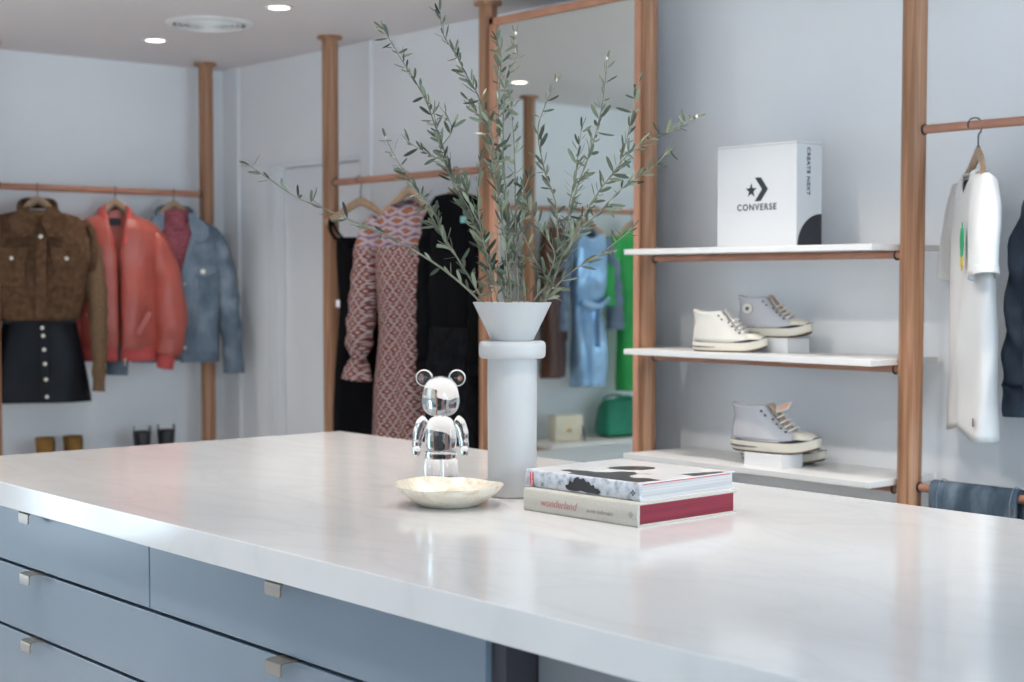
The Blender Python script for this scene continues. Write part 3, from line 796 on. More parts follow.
text('CREATE NEXT', .0205, M['black'], t, 'side_lettering', face_mtx((.3184, .054, .226), (0, 0, -1), (0, 1, 0)), align='CENTER', spacing=1.12, offset=.0004)

def sneaker(label, loc, rotz, canvas, group=None, tag_card=False, patch=True, tongue='canvas', ln=.292, tilt=0.0, zs=1.0):
    t = thing('sneaker', label, 'shoe', loc, rotz, group)
    t.rotation_euler = (0, R(tilt), R(rotz)); t.scale = (1, 1, zs)
    k = ln / .292
    def plan(x):   # half width of the sole at x
        u = x / .292
        return .0335 + .014 * math.sin(min(1, u * 1.15) * PI * .8) ** 2
    def outline(x0, x1, wk, yo=0, n=40):
        pts = []
        for i in range(n):
            a = 2 * PI * i / n
            cx, hx = (x0 + x1) / 2, (x1 - x0) / 2
            x = cx + hx * math.copysign(abs(math.cos(a)) ** .85, math.cos(a)); y = plan(max(0, min(.292, x))) * wk * math.copysign(abs(math.sin(a)) ** .72, math.sin(a))
            pts.append((x, y + yo))
        return pts
    spring = lambda x: .020 * max(0, (x - .205) / .087) ** 1.8 + .003 * max(0, (.03 - x) / .03)
    def ring(x0, x1, wk, z, zt=0): return [(x * k, y * k, (z + spring(x) * (1 - zt)) * k) for x, y in outline(x0, x1, wk)]
    bm = new(); bridge(bm, [ring(.006, .284, .93, 0), ring(.003, .288, .97, .0035), ring(.003, .288, .97, .006)], True, (True, True)); obj('outsole', bm, M['outsole'], t)
    bm = new(); bridge(bm, [ring(.003, .287, .97, .006), ring(.0, .292, 1.0, .009), ring(.0, .292, 1.0, .034), ring(.003, .289, .98, .0375), ring(.012, .28, .9, .0378)], True, (True, True)); obj('midsole', bm, M['rubber'], t)
    for z, x1 in ((.0345, .292), (.0165, .16)):
        bm = new(); rr = [ring(-.0006, .2926 if x1 > .2 else x1, 1.012, z), ring(-.0006, .2926 if x1 > .2 else x1, 1.012, z + .0022)]
        bridge(bm, rr, True, (True, True)); obj('pinstripe', bm, M['stripe'], t)
    # canvas upper, stacked slices
    sl = [(.036, .006, .262, .95), (.050, .005, .255, .95), (.062, .005, .236, .92), (.072, .006, .210, .90), (.082, .008, .187, .88), (.096, .011, .166, .84), (.112, .012, .147, .80), (.128, .010, .133, .79), (.142, .006, .122, .80), (.150, .002, .117, .82)]
    rings = []
    for z, x0, x1, wk in sl:
        n = 44; pts = []
        for i in range(n):
            a = 2 * PI * i / n
            cx, hx = (x0 + x1) / 2, (x1 - x0) / 2
            x = cx + hx * math.copysign(abs(math.cos(a)) ** .9, math.cos(a))
            wy = plan(max(0, min(.292, x))) * wk * (1 - .38 * max(0, (x - .10) / .16) * min(1, (z - .036) / .03))
            y = wy * math.copysign(abs(math.sin(a)) ** .85, math.sin(a))
            zz = z - (.006 * math.sin(PI * (x - x0) / (x1 - x0)) if z > .14 else 0)
            pts.append((x * k, y * k, (zz + spring(x) * .9) * k))
        rings.append(pts)
    bm = new(); bridge(bm, rings, True, (False, False)); obj('upper', bm, canvas, t, solid=.003, angle=80)
    # rubber toe cap and toe bumper
    bm = new()
    rr = []
    for z, x0, x1, wk in ((.037, .205, .2835, .93), (.047, .206, .278, .90), (.056, .209, .266, .80), (.062, .213, .250, .62), (.0645, .220, .238, .35)):
        rr.append([((x0 + x1) / 2 * k + (x1 - x0) / 2 * k * math.cos(2 * PI * i / 28), .0445 * wk * k * math.sin(2 * PI * i / 28) * (1.0 if math.cos(2 * PI * i / 28) < .3 else .95), (z + .011 * ((x1 - .205) / .08)) * k) for i in range(28)])
    bridge(bm, rr, True, (True, True)); obj('toe_cap', bm, M['rubber'], t)
    # tongue, rising above the throat
    tm = M['tongue_tan'] if tongue == 'tan' else canvas
    bm = new(); pth = [(.205, 0, .075), (.178, 0, .098), (.158, 0, .120), (.141, 0, .140), (.130, 0, .153)]
    tube(bm, [Vector(p) * k for p in catmull(pth, 4)], [(.0035 * k, .019 * k)] * 17, 16, True, up=(1, 0, 1)); obj('tongue', bm, tm, t)
    # laces crossing the throat, and eyelets
    lac = [(.214, .080), (.199, .091), (.185, .103), (.172, .117)]
    for x, z in lac:
        bm = new(); tube(bm, [Vector(p) * k for p in catmull([(x - .010, -.026, z - .007), (x + .001, -.014, z + .001), (x + .003, 0, z + .003), (x + .001, .014, z + .001), (x - .010, .026, z - .007)], 4)], (.0022 * k), 8, squash=1.6); obj('lace', bm, M['lace'], t)
    for x, z in lac + [(.146, .128), (.133, .141)]:
        for s in (-1, 1):
            bm = new(); tube(bm, [Vector((x - .020, s * .0268, z - .010)) * k, Vector((x - .020, s * .0312, z - .010)) * k], .0032 * k, 10); obj('eyelet', bm, M['dark_steel'], t)
    bm = new(); tube(bm, [Vector(p) * k for p in ((.006, 0, .038), (.005, 0, .062), (.0085, 0, .088), (.0118, 0, .112), (.0085, 0, .132), (.003, 0, .148))], [(.0022 * k, .009 * k)] * 6, 10, True, up=(1, 0, 0)); obj('heel_strip', bm, canvas, t)
    if patch:
        mt = face_mtx((.055 * k, -.0355 * k, .105 * k), (1, 0, .0), (0, 0, 1))
        for r, m_, d in ((.0215, M['grey_ink'], .0012), (.0195, M['canvas_white'], .0018)):
            bm = new(); prism(bm, [(r * k * math.cos(2 * PI * i / 28), r * k * math.sin(2 * PI * i / 28)) for i in range(28)], d, mt); o = obj('ankle_patch', bm, m_, t, smooth=False)
        bm = new(); prism(bm, [((.0095 if i % 2 == 0 else .0052) * k * math.cos(PI / 2 + i * PI / 5), (.0095 if i % 2 == 0 else .0052) * k * math.sin(PI / 2 + i * PI / 5)) for i in range(10)], .0024, mt); obj('star_mark', bm, M['black'], o, smooth=False)
    if tag_card:
        trot = Matrix.Rotation(R(38), 3, 'X') @ Matrix.Rotation(R(-20), 3, 'Y')
        bm = new(); bx(bm, (.172 * k, -.006, .143 * k), (.062, .040, .0014), 0, trot); obj('swing_tag', bm, M['canvas_white'], t, smooth=False)
        bm = new(); bx(bm, Vector((.172 * k, -.006, .143 * k)) + trot @ Vector((.006, .002, .0012)), (.038, .026, .0012), 0, trot); obj('tag_label', bm, M['tag_pink'], t, smooth=False)
    return t
def block(label, x0, x1, y0, y1, z, h):
    t = thing('display_block', label, 'block', (x0, y0, z))
    bm = new(); bxx(bm, 0, x1 - x0, 0, y1 - y0, 0, h, .0015); obj('block_body', bm, M['white_plastic'], t, smooth=False)
    bm = new(); bxx(bm, .004, x1 - x0 - .004, .004, y1 - y0 - .004, h, h + .0008); obj('top_pad', bm, M['white_plastic'], t, smooth=False)
sneaker('white canvas high-top sneaker standing on the middle shelf, in front of the raised grey one', (-3.450, 3.668, Z2), 19, M['canvas_white'], ln=.255, zs=1.0, patch=False)
block('small white block on the middle shelf raising the grey sneaker', -3.262, -3.150, 3.775, 3.88, Z2, .045)
sneaker('pale grey high-top sneaker with ankle star patch, raised on a block on the middle shelf', (-3.368, 3.79, Z2 + .0458), 15, M['canvas_grey'], tongue='tan', ln=.258, zs=.98)
block('long white block on the lowest shelf under the grey sneaker', -3.228, -3.078, 3.665, 3.765, Z3, .040)
sneaker('pale grey sneaker with a peach tag, laid on a white block on the lowest shelf', (-3.300, 3.690, Z3 + .0408), 13, M['canvas_grey'], tag_card=True, patch=False, tongue='tan', ln=.303, zs=.95)
sneaker('pale grey sneaker standing on the lowest shelf, half hidden behind the white block', (-3.355, 3.800, Z3), 9, M['canvas_grey'], patch=False, tongue='tan', ln=.303, zs=.82)

# ------------------------------------------------------------------ clothes
XZ = Matrix(((1, 0, 0, 0), (0, 0, -1, 0), (0, 1, 0, 0), (0, 0, 0, 1)))    # outline (x, z) raised toward the front (-y)
def hanger(label, loc, rotz, drop=.085, span=.20):
    t = thing('clothes_hanger', label, 'hanger', loc, rotz, None)
    z0 = -drop
    bm = new()
    arm = catmull([(-span, -.012, z0 - .085), (-span * .6, .004, z0 - .048), (-span * .25, .010, z0 - .014), (0, .010, z0), (span * .25, .010, z0 - .014), (span * .6, .004, z0 - .048), (span, -.012, z0 - .085)], 6)
    n = len(arm)
    tube(bm, arm, [(.011 + .008 * math.sin(PI * i / (n - 1)), .0075) for i in range(n)], 12, True, up=(0, 0, 1)); obj('shoulder_bar', bm, M['hanger'], t)
    bm = new()
    hk = [(0, .010, z0 + .012), (0, .010, z0 + .045), (0, .010, -.030)]
    for k in range(9):
        a = R(-60 + k * 30); hk.append((0, -.004 + -.0170 * math.cos(a) + .0, .002 + .0185 * math.sin(a)))
    hk = [(0, .010, z0 + .012), (0, .010, z0 + .05), (0, .016, -.018), (0, .0185, .002), (0, .0130, .0150), (0, 0, .0195), (0, -.0130, .0150), (0, -.0185, .002), (0, -.0165, -.008)]
    tube(bm, catmull(hk, 4), .0021, 8); obj('hook', bm, M['dark_steel'], t)
    bm = new(); tube(bm, [(0, .010, z0 + .012), (0, .010, z0 + .020)], .0055, 12); obj('ferrule', bm, M['dark_steel'], t)
    return t

def interp(rows, n):
    out = []
    rows = [tuple(r) + (0,) * (5 - len(r)) for r in rows]
    seglen = [abs(a[0] - b[0]) + abs(a[1] - b[1]) * .6 + 1e-4 for a, b in zip(rows, rows[1:])]
    tot = sum(seglen)
    for i in range(n):
        s = tot * i / (n - 1); k = 0
        while k < len(seglen) - 1 and s > seglen[k]: s -= seglen[k]; k += 1
        u = min(1, s / seglen[k])
        out.append(tuple(a + (b - a) * u for a, b in zip(rows[k], rows[k + 1])))
    return out

def body(parent, name, mat, rows, gap=None, folds=(.006, 9, 0), p=2.8, n=44, nf=14, nb=22, solid=.004, neck=0, neckw=.07, hem=0, noise_amp=.006, seed=0):
    """rows: (z, half width, half depth, centre x, centre y) from the top down; gap(z) -> (left edge, right edge) of an open front"""
    rows = interp(rows, n)
    z_top, z_bot = rows[0][0], rows[-1][0]
    rings = []
    for (z, w, d, cx, cy) in rows:
        xl, xr = gap(z) if gap else (0, 0)
        xl = max(-w * .98, min(w * .98, xl)); xr = max(-w * .98, min(w * .98, xr))
        us = []
        a0, a1 = math.acos(xl / w), math.acos(xr / w)
        us += [(w * math.cos(a0 + (PI - a0) * i / nf), -1) for i in range(nf + 1)]
        us += [(w * math.cos(PI - PI * i / nb), 1) for i in range(1, nb)]
        us += [(w * math.cos(a1 * i / nf), -1) for i in range(nf + 1)]
        ring = []
        dn = (z_top - z) / (z_top - z_bot)
        for x, s in us:
            y = s * d * max(0, 1 - abs(x / w) ** p) ** (1 / p)
            fa = folds[0] * min(1, .15 + dn * 1.2)
            y += fa * math.sin(x * 2 * PI * folds[1] + folds[2] + 2.2 * dn) * (1 - .3 * abs(x / w))
            q = Vector((x * 5 + seed * 3.1, z * 4, s * 2.0 + seed))
            y += noise_amp * 2 * noise.noise(q)
            zz = z
            if neck and dn < .3 and s < 0:
                zz -= neck * math.exp(-(x / neckw) ** 2) * (1 - dn / .3)
            if hem: zz += hem * math.sin(x * 17 + seed) * max(0, dn - .6)
            ring.append((cx + x + noise_amp * .6 * noise.noise(Vector((z * 6, seed * 1.7, s))), cy + y, zz))
        rings.append(ring)
    bm = new(); bridge(bm, rings, closed=not gap)
    if not gap: bmesh.ops.remove_doubles(bm, verts=bm.verts[:], dist=.0004)
    return obj(name, bm, mat, parent, solid=solid, angle=75)

def sleeve(parent, name, mat, pts, rad, seg=22, wr=.004, freq=34, seed=0, cap=(True, False), solid=.003):
    path = catmull(pts, 8); n = len(path)
    rr = []
    for i in range(n):
        u = i / (n - 1) * (len(rad) - 1); k = min(int(u), len(rad) - 2); f = u - k
        rr.append(tuple(a + (b - a) * f for a, b in zip(rad[k], rad[k + 1])))
    bm = new(); rings = []
    nrm = None
    for i, pnt in enumerate(path):
        tg = (path[min(i + 1, n - 1)] - path[max(i - 1, 0)]).normalized()
        u = Vector((1, 0, 0)); nrm = (u - tg * u.dot(tg)).normalized(); bi = tg.cross(nrm)
        ring = []
        for k in range(seg):
            a = 2 * PI * k / seg
            wv = 1 + wr / max(rr[i][0], .01) * (math.sin(pnt.z * freq * 2 + 2.5 * math.sin(a * 2 + seed)) + 1.4 * noise.noise(Vector((pnt.z * 14, math.cos(a) * 1.2 + seed, math.sin(a) * 1.2))))
            ring.append(pnt + nrm * (rr[i][0] * wv * math.cos(a)) + bi * (rr[i][1] * wv * math.sin(a)))
        rings.append(ring)
    bridge(bm, rings, True, cap)
    return obj(name, bm, mat, parent, solid=solid, angle=75)

def plate(parent, name, mat, outline, y, thick=.004, yfun=None):
    bm = new(); prism(bm, outline, thick, Matrix.Translation((0, y, 0)) @ XZ)
    if len(outline) > 4: bmesh.ops.triangulate(bm, faces=[f for f in bm.faces if len(f.verts) > 4])
    if yfun:
        for v in bm.verts: v.co.y += yfun(v.co.x)
    return obj(name, bm, mat, parent, smooth=False)

def button(parent, name, x, y, z, r=.007, mat='snap'):
    bm = new(); lathe(bm, [(.0003, .004), (r * .6, .0038), (r, .002), (r, 0)], 16)
    bmesh.ops.rotate(bm, verts=bm.verts, cent=(0, 0, 0), matrix=Matrix.Rotation(R(90), 3, 'X'))
    bmesh.ops.translate(bm, verts=bm.verts, vec=(x, y, z)); obj(name, bm, M[mat], parent)

def band(parent, name, mat, pts, rad, seg=12):
    path = catmull(pts, 6)
    bm = new(); tube(bm, path, [rad] * len(path), seg, True); return obj(name, bm, mat, parent)

RA = 68
# --- brown outfit
Lb = (XP, 2.90, 1.845)
hanger('wooden hanger inside the brown shearling vest', Lb, RA, drop=.055, span=.105)
t = thing('shearling_vest', 'brown shearling vest with two flap pockets on the jacket wall rail', 'vest', Lb, RA)
body(t, 'vest_body', M['shearling'], [(-.098, .055, .045), (-.108, .105, .065), (-.128, .175, .082), (-.155, .212, .095), (-.21, .222, .105), (-.36, .222, .108), (-.50, .200, .108), (-.575, .178, .105), (-.592, .170, .10)], neck=.03, p=3, folds=(.003, 5, 0), noise_amp=.010, solid=.012, seed=2)
for s in (-1, 1):
    plate(t, 'collar', M['shearling'], [(s * .010, -.158), (s * .042, -.088), (s * .082, -.098), (s * .128, -.150), (s * .118, -.205), (s * .080, -.232), (s * .034, -.212)], -.112, .026)
    plate(t, 'chest_pocket', M['shearling'], [(s * .060, -.315), (s * .175, -.315), (s * .175, -.425), (s * .160, -.440), (s * .075, -.440), (s * .060, -.425)], -.116, .010)
    fl = plate(t, 'pocket_flap', M['shearling'], [(s * .050, -.270), (s * .182, -.270), (s * .182, -.312), (s * .116, -.345), (s * .050, -.312)], -.124, .014)
    button(fl, 'snap_button', s * .116, -.139, -.318, .0085)
    band(t, 'armhole_trim', M['shearling'], [(s * .205, -.02, -.150), (s * .232, -.062, -.20), (s * .240, -.070, -.28), (s * .232, -.060, -.36), (s * .222, .0, -.40), (s * .236, .06, -.30), (s * .228, .05, -.20), (s * .205, .0, -.150)], (.016, .016))
band(t, 'collar_stand', M['shearling'], [(-.075, -.07, -.115), (-.075, .0, -.082), (-.045, .05, -.068), (.045, .05, -.068), (.075, .0, -.082), (.075, -.07, -.115)], (.026, .012))
plate(t, 'placket', M['shearling'], [(-.010, -.200), (.034, -.200), (.024, -.585), (-.018, -.585)], -.116, .010)
button(t, 'snap_button', .008, -.128, -.222, .009)
t = thing('knit_top', 'tan long-sleeved knit top worn inside the brown shearling vest', 'sweater', Lb, RA)
body(t, 'knit_body', M['tan_knit'], [(-.105, .055, .03), (-.118, .105, .045), (-.140, .160, .055), (-.20, .185, .065), (-.40, .185, .07), (-.57, .175, .07)], p=2.8, seed=5)
for s in (-1, 1):
    sl = sleeve(t, 'sleeve', M['tan_knit'], [(s * .165, 0, -.175), (s * .225, -.01, -.30), (s * .252, -.02, -.50), (s * .258, -.03, -.72), (s * .254, -.035, -.86)], [(.045, .06), (.052, .062), (.044, .055), (.034, .045), (.026, .034)], seed=s)
    sleeve(sl, 'cuff', M['tan_knit'], [(s * .2545, -.035, -.85), (s * .2535, -.035, -.885), (s * .252, -.035, -.915)], [(.027, .034), (.026, .032), (.029, .034)], wr=0, cap=(False, False))
t = thing('leather_skirt', 'black leather mini skirt with gold snaps hung below the brown vest', 'skirt', Lb, RA)
body(t, 'skirt_body', M['leather_black'], [(-.560, .150, .055), (-.60, .158, .060), (-.75, .190, .075), (-.88, .215, .088), (-.960, .226, .092)], folds=(.010, 3.2, 1.0), p=2.6, seed=8, noise_amp=.008)
plate(t, 'waistband', M['leather_black'], [(-.150, -.565), (.150, -.565), (.153, -.605), (-.153, -.605)], -.062, .003)
plate(t, 'placket', M['leather_black'], [(.000, -.60), (.032, -.60), (.040, -.955), (.004, -.955)], -.092, .004)
for k, z in enumerate((-.625, -.66, -.722, -.785, -.855, -.932)):
    button(t, 'snap_button', .010 + .0032 * k, -.096, z, .0085, 'snap')

# --- coral bomber
Lc = (XP, 3.275, 1.845)
hanger('wooden hanger inside the coral bomber jacket', Lc, RA, drop=.055, span=.105)
t = thing('bomber_jacket', 'coral satin bomber jacket hanging half open between brown vest and denim jacket', 'jacket', Lc, RA)
gapc = lambda z: (-.004 - .040 * max(0, 1 - (z + .10) / -.20), .010 + .036 * max(0, 1 - (z + .10) / -.20))
body(t, 'jacket_body', M['coral'], [(-.105, .060, .05), (-.118, .105, .07), (-.14, .160, .09), (-.18, .198, .105), (-.30, .205, .115), (-.50, .208, .122), (-.66, .206, .124), (-.73, .196, .118)], gap=gapc, p=2.8, folds=(.008, 6, .5), noise_amp=.013, seed=3, solid=.010)
body(t, 'waistband', M['coral_rib'], [(-.725, .196, .116), (-.745, .190, .110), (-.785, .188, .108)], gap=gapc, p=2.8, folds=(.001, 6, .5), noise_amp=.002, n=8, solid=.008)
band(t, 'rib_collar', M['coral_rib'], [(-.030, -.098, -.255), (-.048, -.082, -.20), (-.066, -.055, -.135), (-.066, .0, -.095), (-.045, .048, -.075), (.0, .058, -.070), (.045, .048, -.075), (.066, .0, -.095), (.066, -.055, -.135), (.056, -.082, -.20), (.044, -.098, -.255)], (.030, .010))
lp = plate(t, 'neck_lining', M['coral'], [(-.055, -.09), (.055, -.09), (.045, -.70), (-.030, -.70)], .030, .003)
lp2 = plate(lp, 'brand_label', M['black'], [(-.026, -.125), (.026, -.125), (.026, -.160), (-.026, -.160)], .026, .002)
for s in (-1, 1):
    sl = sleeve(t, 'sleeve', M['coral'], [(s * .150, .005, -.165), (s * .192, -.005, -.27), (s * .228, -.025, -.45), (s * .240, -.045, -.62), (s * .222, -.055, -.765)], [(.030, .060), (.062, .088), (.074, .090), (.080, .085), (.056, .062)], wr=.0045, freq=17, seed=s * 2)
    sleeve(sl, 'cuff', M['coral_rib'], [(s * .222, -.055, -.755), (s * .215, -.056, -.79), (s * .210, -.056, -.825)], [(.044, .05), (.040, .045), (.036, .042)], wr=.001, cap=(False, False))
    pk = plate(t, 'pocket_welt', M['coral'], [(s * .075, -.655), (s * .095, -.665), (s * .150, -.565), (s * .130, -.555)], -.128, .006)
bm = new(); tube(bm, [(.026, -.128, -.770), (.026, -.130, -.805)], .004, 8); obj('zip_pull', bm, M['snap'], t)
bm = new(); tube(bm, [(.026, -.126, -.30), (.020, -.134, -.55), (.024, -.126, -.78)], .0028, 8); obj('zip_tape', bm, M['coral_rib'], t)

# --- denim jacket and rose sweater
Ld = (XP, 3.575, 1.845)
hanger('wooden hanger inside the rose turtleneck sweater, beside the corner post', Ld, RA, drop=.055, span=.105)
t = thing('turtleneck_sweater', 'rose knitted turtleneck sweater worn under the open denim jacket', 'sweater', Ld, RA)
body(t, 'knit_body', M['pink_knit'], [(-.13, .060, .045, .008), (-.150, .105, .055, .006), (-.18, .150, .065), (-.30, .165, .075), (-.55, .165, .08), (-.62, .160, .08)], p=2.8, seed=6)
sleeve(t, 'roll_neck', M['pink_knit'], [(.010, 0, -.085), (.010, -.004, -.105), (.010, -.006, -.135), (.010, -.010, -.180)], [(.052, .040), (.066, .052), (.068, .054), (.072, .056)], wr=.002, cap=(False, False), solid=.008)
t = thing('denim_jacket', 'light blue washed denim jacket hanging open beside the corner post', 'jacket', Ld, RA)
def gapd(z):
    return (-.085 + .03 * min(1, max(0, (-z - .2) / .4)), .078 - .066 * min(1, max(0, (-z - .17) / .22)))
body(t, 'jacket_body', M['denim'], [(-.110, .075, .06), (-.122, .115, .08), (-.150, .175, .098), (-.19, .212, .110), (-.30, .222, .118), (-.55, .218, .118), (-.765, .205, .112)], gap=gapd, p=2.9, folds=(.006, 5, 2), noise_amp=.010, seed=9, solid=.008)
body(t, 'waistband', M['denim'], [(-.760, .207, .114), (-.800, .205, .113)], gap=gapd, p=2.9, folds=(0, 5, 2), noise_amp=.002, n=5, solid=.010)
for s in (-1, 1):
    plate(t, 'collar', M['denim'], [(s * .055, -.100), (s * .085, -.100), (s * .148, -.165), (s * .150, -.205), (s * .118, -.235), (s * .088, -.225), (s * .060, -.170)], -.098, .012)
    fl = plate(t, 'pocket_flap', M['denim'], [(s * .062, -.345), (s * .178, -.345), (s * .178, -.375), (s * .120, -.400), (s * .062, -.375)], -.119, .008)
    button(fl, 'metal_button', s * .118, -.128, -.372, .012)
    plate(t, 'chest_seam', M['denim'], [(s * .085, -.40), (s * .096, -.40), (s * .075, -.76), (s * .062, -.76)], -.117, .005)
    sl = sleeve(t, 'sleeve', M['denim'], [(s * .165, .0, -.165), (s * .212, -.005, -.28), (s * .245, -.015, -.50), (s * .265, -.02, -.68), (s * .272, -.03, -.80)], [(.030, .060), (.054, .076), (.055, .070), (.050, .060), (.046, .056)], wr=.005, freq=22, seed=4 + s)
    cf = sleeve(sl, 'cuff', M['denim'], [(s * .272, -.03, -.795), (s * .273, -.031, -.825), (s * .274, -.032, -.858)], [(.050, .060), (.050, .060), (.050, .060)], wr=0, cap=(False, False), solid=.006)
band(t, 'collar_stand', M['denim'], [(-.085, -.07, -.125), (-.085, .0, -.095), (-.05, .055, -.078), (.05, .055, -.078), (.085, .0, -.095), (.085, -.07, -.125)], (.024, .008))
plate(t, 'front_placket', M['denim'], [(.016, -.40), (.046, -.40), (.046, -.795), (.016, -.795)], -.120, .005)
for z in (-.43, -.53, -.63, -.73): button(t, 'metal_button', .031, -.124, z, .008)

# --- dress rail (posts 2 to 3 on the shelf wall)
RB = 12
La = (-5.440, YP, 1.848)
hanger('bare wooden hanger end above the black slip dress on the dress rail', La, 19, drop=.088, span=.168)
t = thing('slip_dress', 'black sleeveless slip dress at the post end of the dress rail', 'dress', (La[0] + .02, La[1], La[2]), 19)
body(t, 'dress_body', M['black_cloth'], [(-.235, .130, .03), (-.30, .130, .045), (-.40, .122, .05), (-.52, .112, .05), (-.60, .118, .05), (-.80, .140, .055), (-1.10, .150, .06), (-1.36, .16, .065)], folds=(.010, 5, 0), neck=.07, neckw=.07, p=2.4, seed=11)
for s in (-1, 1): band(t, 'strap', M['black_cloth'], [(s * .115, -.030, -.245), (s * .150, -.02, -.205), (s * .162, .0, -.160), (s * .150, .02, -.205), (s * .115, .028, -.245)], (.0035, .011), 8)
plate(t, 'paper_tag', M['tag_white'], [(-.100, -.50), (-.080, -.50), (-.080, -.53), (-.100, -.53)], -.050, .0015)
Lf = (-5.105, YP, 1.848)
hanger('wooden hanger holding the floral dress', Lf, RB, drop=.060, span=.125)
t = thing('floral_dress', 'long-sleeved floral print dress with orange diamonds on the yoke', 'dress', Lf, RB)
body(t, 'dress_body', M['floral'], [(-.115, .050, .035), (-.126, .085, .05), (-.145, .125, .058), (-.175, .155, .062), (-.30, .160, .066), (-.55, .145, .066), (-.62, .140, .066), (-.80, .155, .072), (-1.10, .175, .08), (-1.34, .195, .09)], folds=(.009, 7, .3), neck=.012, p=2.6, seed=12)
for s in (-1, 1):
    sl = sleeve(t, 'sleeve', M['floral'], [(s * .140, -.005, -.170), (s * .185, -.02, -.28), (s * .205, -.035, -.48), (s * .215, -.05, -.66), (s * .220, -.055, -.745)], [(.045, .055), (.060, .062), (.062, .060), (.058, .056), (.034, .036)], wr=.004, seed=7 + s)
    sleeve(sl, 'cuff', M['floral'], [(s * .220, -.055, -.740), (s * .222, -.056, -.775), (s * .226, -.058, -.825)], [(.036, .038), (.050, .048), (.070, .062)], wr=.003, cap=(False, False))
band(t, 'neck_band', M['floral'], [(-.055, -.03, -.125), (-.05, .03, -.105), (0, .042, -.098), (.05, .03, -.105), (.055, -.03, -.125), (0, -.045, -.140), (-.055, -.03, -.125)], (.012, .005))
Lk = (-4.782, YP, 1.848)
hanger('wooden hanger hidden inside the long black coat', Lk, RB, drop=.075, span=.15)
t = thing('black_coat', 'long black coat beside the post, with a furry lower half', 'coat', Lk, RB)
body(t, 'coat_body', M['black_cloth'], [(-.085, .045, .04), (-.092, .080, .06), (-.105, .100, .055), (-.14, .122, .06), (-.30, .120, .062), (-.62, .120, .062)], folds=(.006, 6, 0), p=2.6, seed=14)
body(t, 'fur_panel', M['black_fur'], [(-.60, .124, .07), (-.80, .135, .08), (-1.05, .14, .084), (-1.30, .14, .084)], folds=(.006, 4, 0), p=2.6, seed=15, noise_amp=.012, solid=.012)
for s in (-1, 1):
    sl = sleeve(t, 'sleeve', M['black_cloth'], [(s * .095, 0, -.130), (s * .122, -.01, -.27), (s * .132, -.02, -.48), (s * .132, -.03, -.74)], [(.035, .045), (.040, .050), (.038, .046), (.034, .04)], seed=17 + s)
    sleeve(sl, 'cuff', M['black_cloth'], [(s * .132, -.03, -.735), (s * .132, -.03, -.78)], [(.037, .043), (.037, .043)], wr=0, cap=(False, False))
plate(t, 'paper_tag', M['tag_teal'], [(.085, -.175), (.115, -.175), (.115, -.20), (.085, -.20)], -.075, .0015)

# --- t-shirt rail
RT = -46
Lt = (-2.478, YP, 1.853)
hanger('wooden hanger holding the white t-shirt', Lt, RT, drop=.078, span=.175)
t = thing('t_shirt', 'white t-shirt with a small green chest print hanging right of the wooden post', 't-shirt', Lt, RT)
body(t, 'shirt_body', M['white_cotton'], [(-.128, .075, .018), (-.136, .105, .024), (-.152, .160, .030), (-.175, .200, .034), (-.28, .212, .038), (-.55, .214, .040), (-.84, .218, .042)], folds=(.007, 5, .8), neck=.058, neckw=.062, hem=.03, p=2.6, seed=20, noise_amp=.009)
for s in (-1, 1):
    sl = sleeve(t, 'sleeve', M['white_cotton'], [(s * .150, 0, -.170), (s * .190, -.006, -.24), (s * .212, -.012, -.33), (s * .226, -.014, -.415)], [(.050, .034), (.060, .040), (.066, .040), (.068, .038)], wr=.003, freq=12, seed=21 + s, solid=.0025)
    sleeve(sl, 'sleeve_hem', M['white_cotton'], [(s * .2225, -.0142, -.395), (s * .2265, -.0142, -.417)], [(.0695, .0395), (.0705, .0395)], wr=0, cap=(False, False), solid=.002)
band(t, 'neck_rib', M['white_cotton'], [(-.078, -.016, -.134), (-.060, -.022, -.172), (0, -.030, -.200), (.060, -.022, -.172), (.078, -.016, -.134), (.05, .024, -.126), (0, .028, -.124), (-.05, .024, -.126), (-.078, -.016, -.134)], (.010, .004))
pr0 = plate(t, 'chest_print', M['green_ink'], [(.066, -.315), (.078, -.285), (.084, -.305), (.094, -.270), (.100, -.300), (.112, -.285), (.114, -.325), (.104, -.360), (.080, -.362)], -.0445, .0035)
plate(t, 'chest_print', M['yellow_ink'], [(.078, -.362), (.104, -.362), (.106, -.385), (.094, -.40), (.080, -.388)], -.0445, .0035)
plate(t, 'side_tag', M['leather_brown'], [(.196, -.790), (.206, -.790), (.206, -.812), (.196, -.812)], -.030, .002)
Lj = (-2.125, YP, 1.853)
hanger('wooden hanger of the dark denim jacket, outside the right frame edge', Lj, -27, drop=.07, span=.17)
t = thing('dark_denim_jacket', 'dark blue denim jacket cut off by the right picture edge', 'jacket', Lj, -27)
body(t, 'jacket_body', M['denim_dark'], [(-.110, .065, .06), (-.122, .105, .08), (-.150, .165, .098), (-.19, .205, .110), (-.55, .210, .118), (-.76, .200, .112)], gap=lambda z: (-.03, .02), p=2.9, folds=(.006, 5, 2), noise_amp=.010, seed=29, solid=.008)
for s in (-1, 1):
    sl = sleeve(t, 'sleeve', M['denim_dark'], [(s * .165, .0, -.165), (s * .212, -.005, -.28), (s * .252, -.015, -.46), (s * .266, -.02, -.62), (s * .262, -.03, -.72)], [(.030, .060), (.060, .080), (.064, .075), (.058, .066), (.056, .062)], wr=.006, freq=22, seed=14 + s)
    sleeve(sl, 'cuff', M['denim_dark'], [(s * .262, -.03, -.715), (s * .260, -.031, -.80)], [(.054, .060), (.050, .056)], wr=.002, cap=(False, False), solid=.006)
    plate(t, 'collar', M['denim_dark'], [(s * .050, -.100), (s * .080, -.100), (s * .135, -.165), (s * .110, -.235), (s * .060, -.180)], -.098, .012)

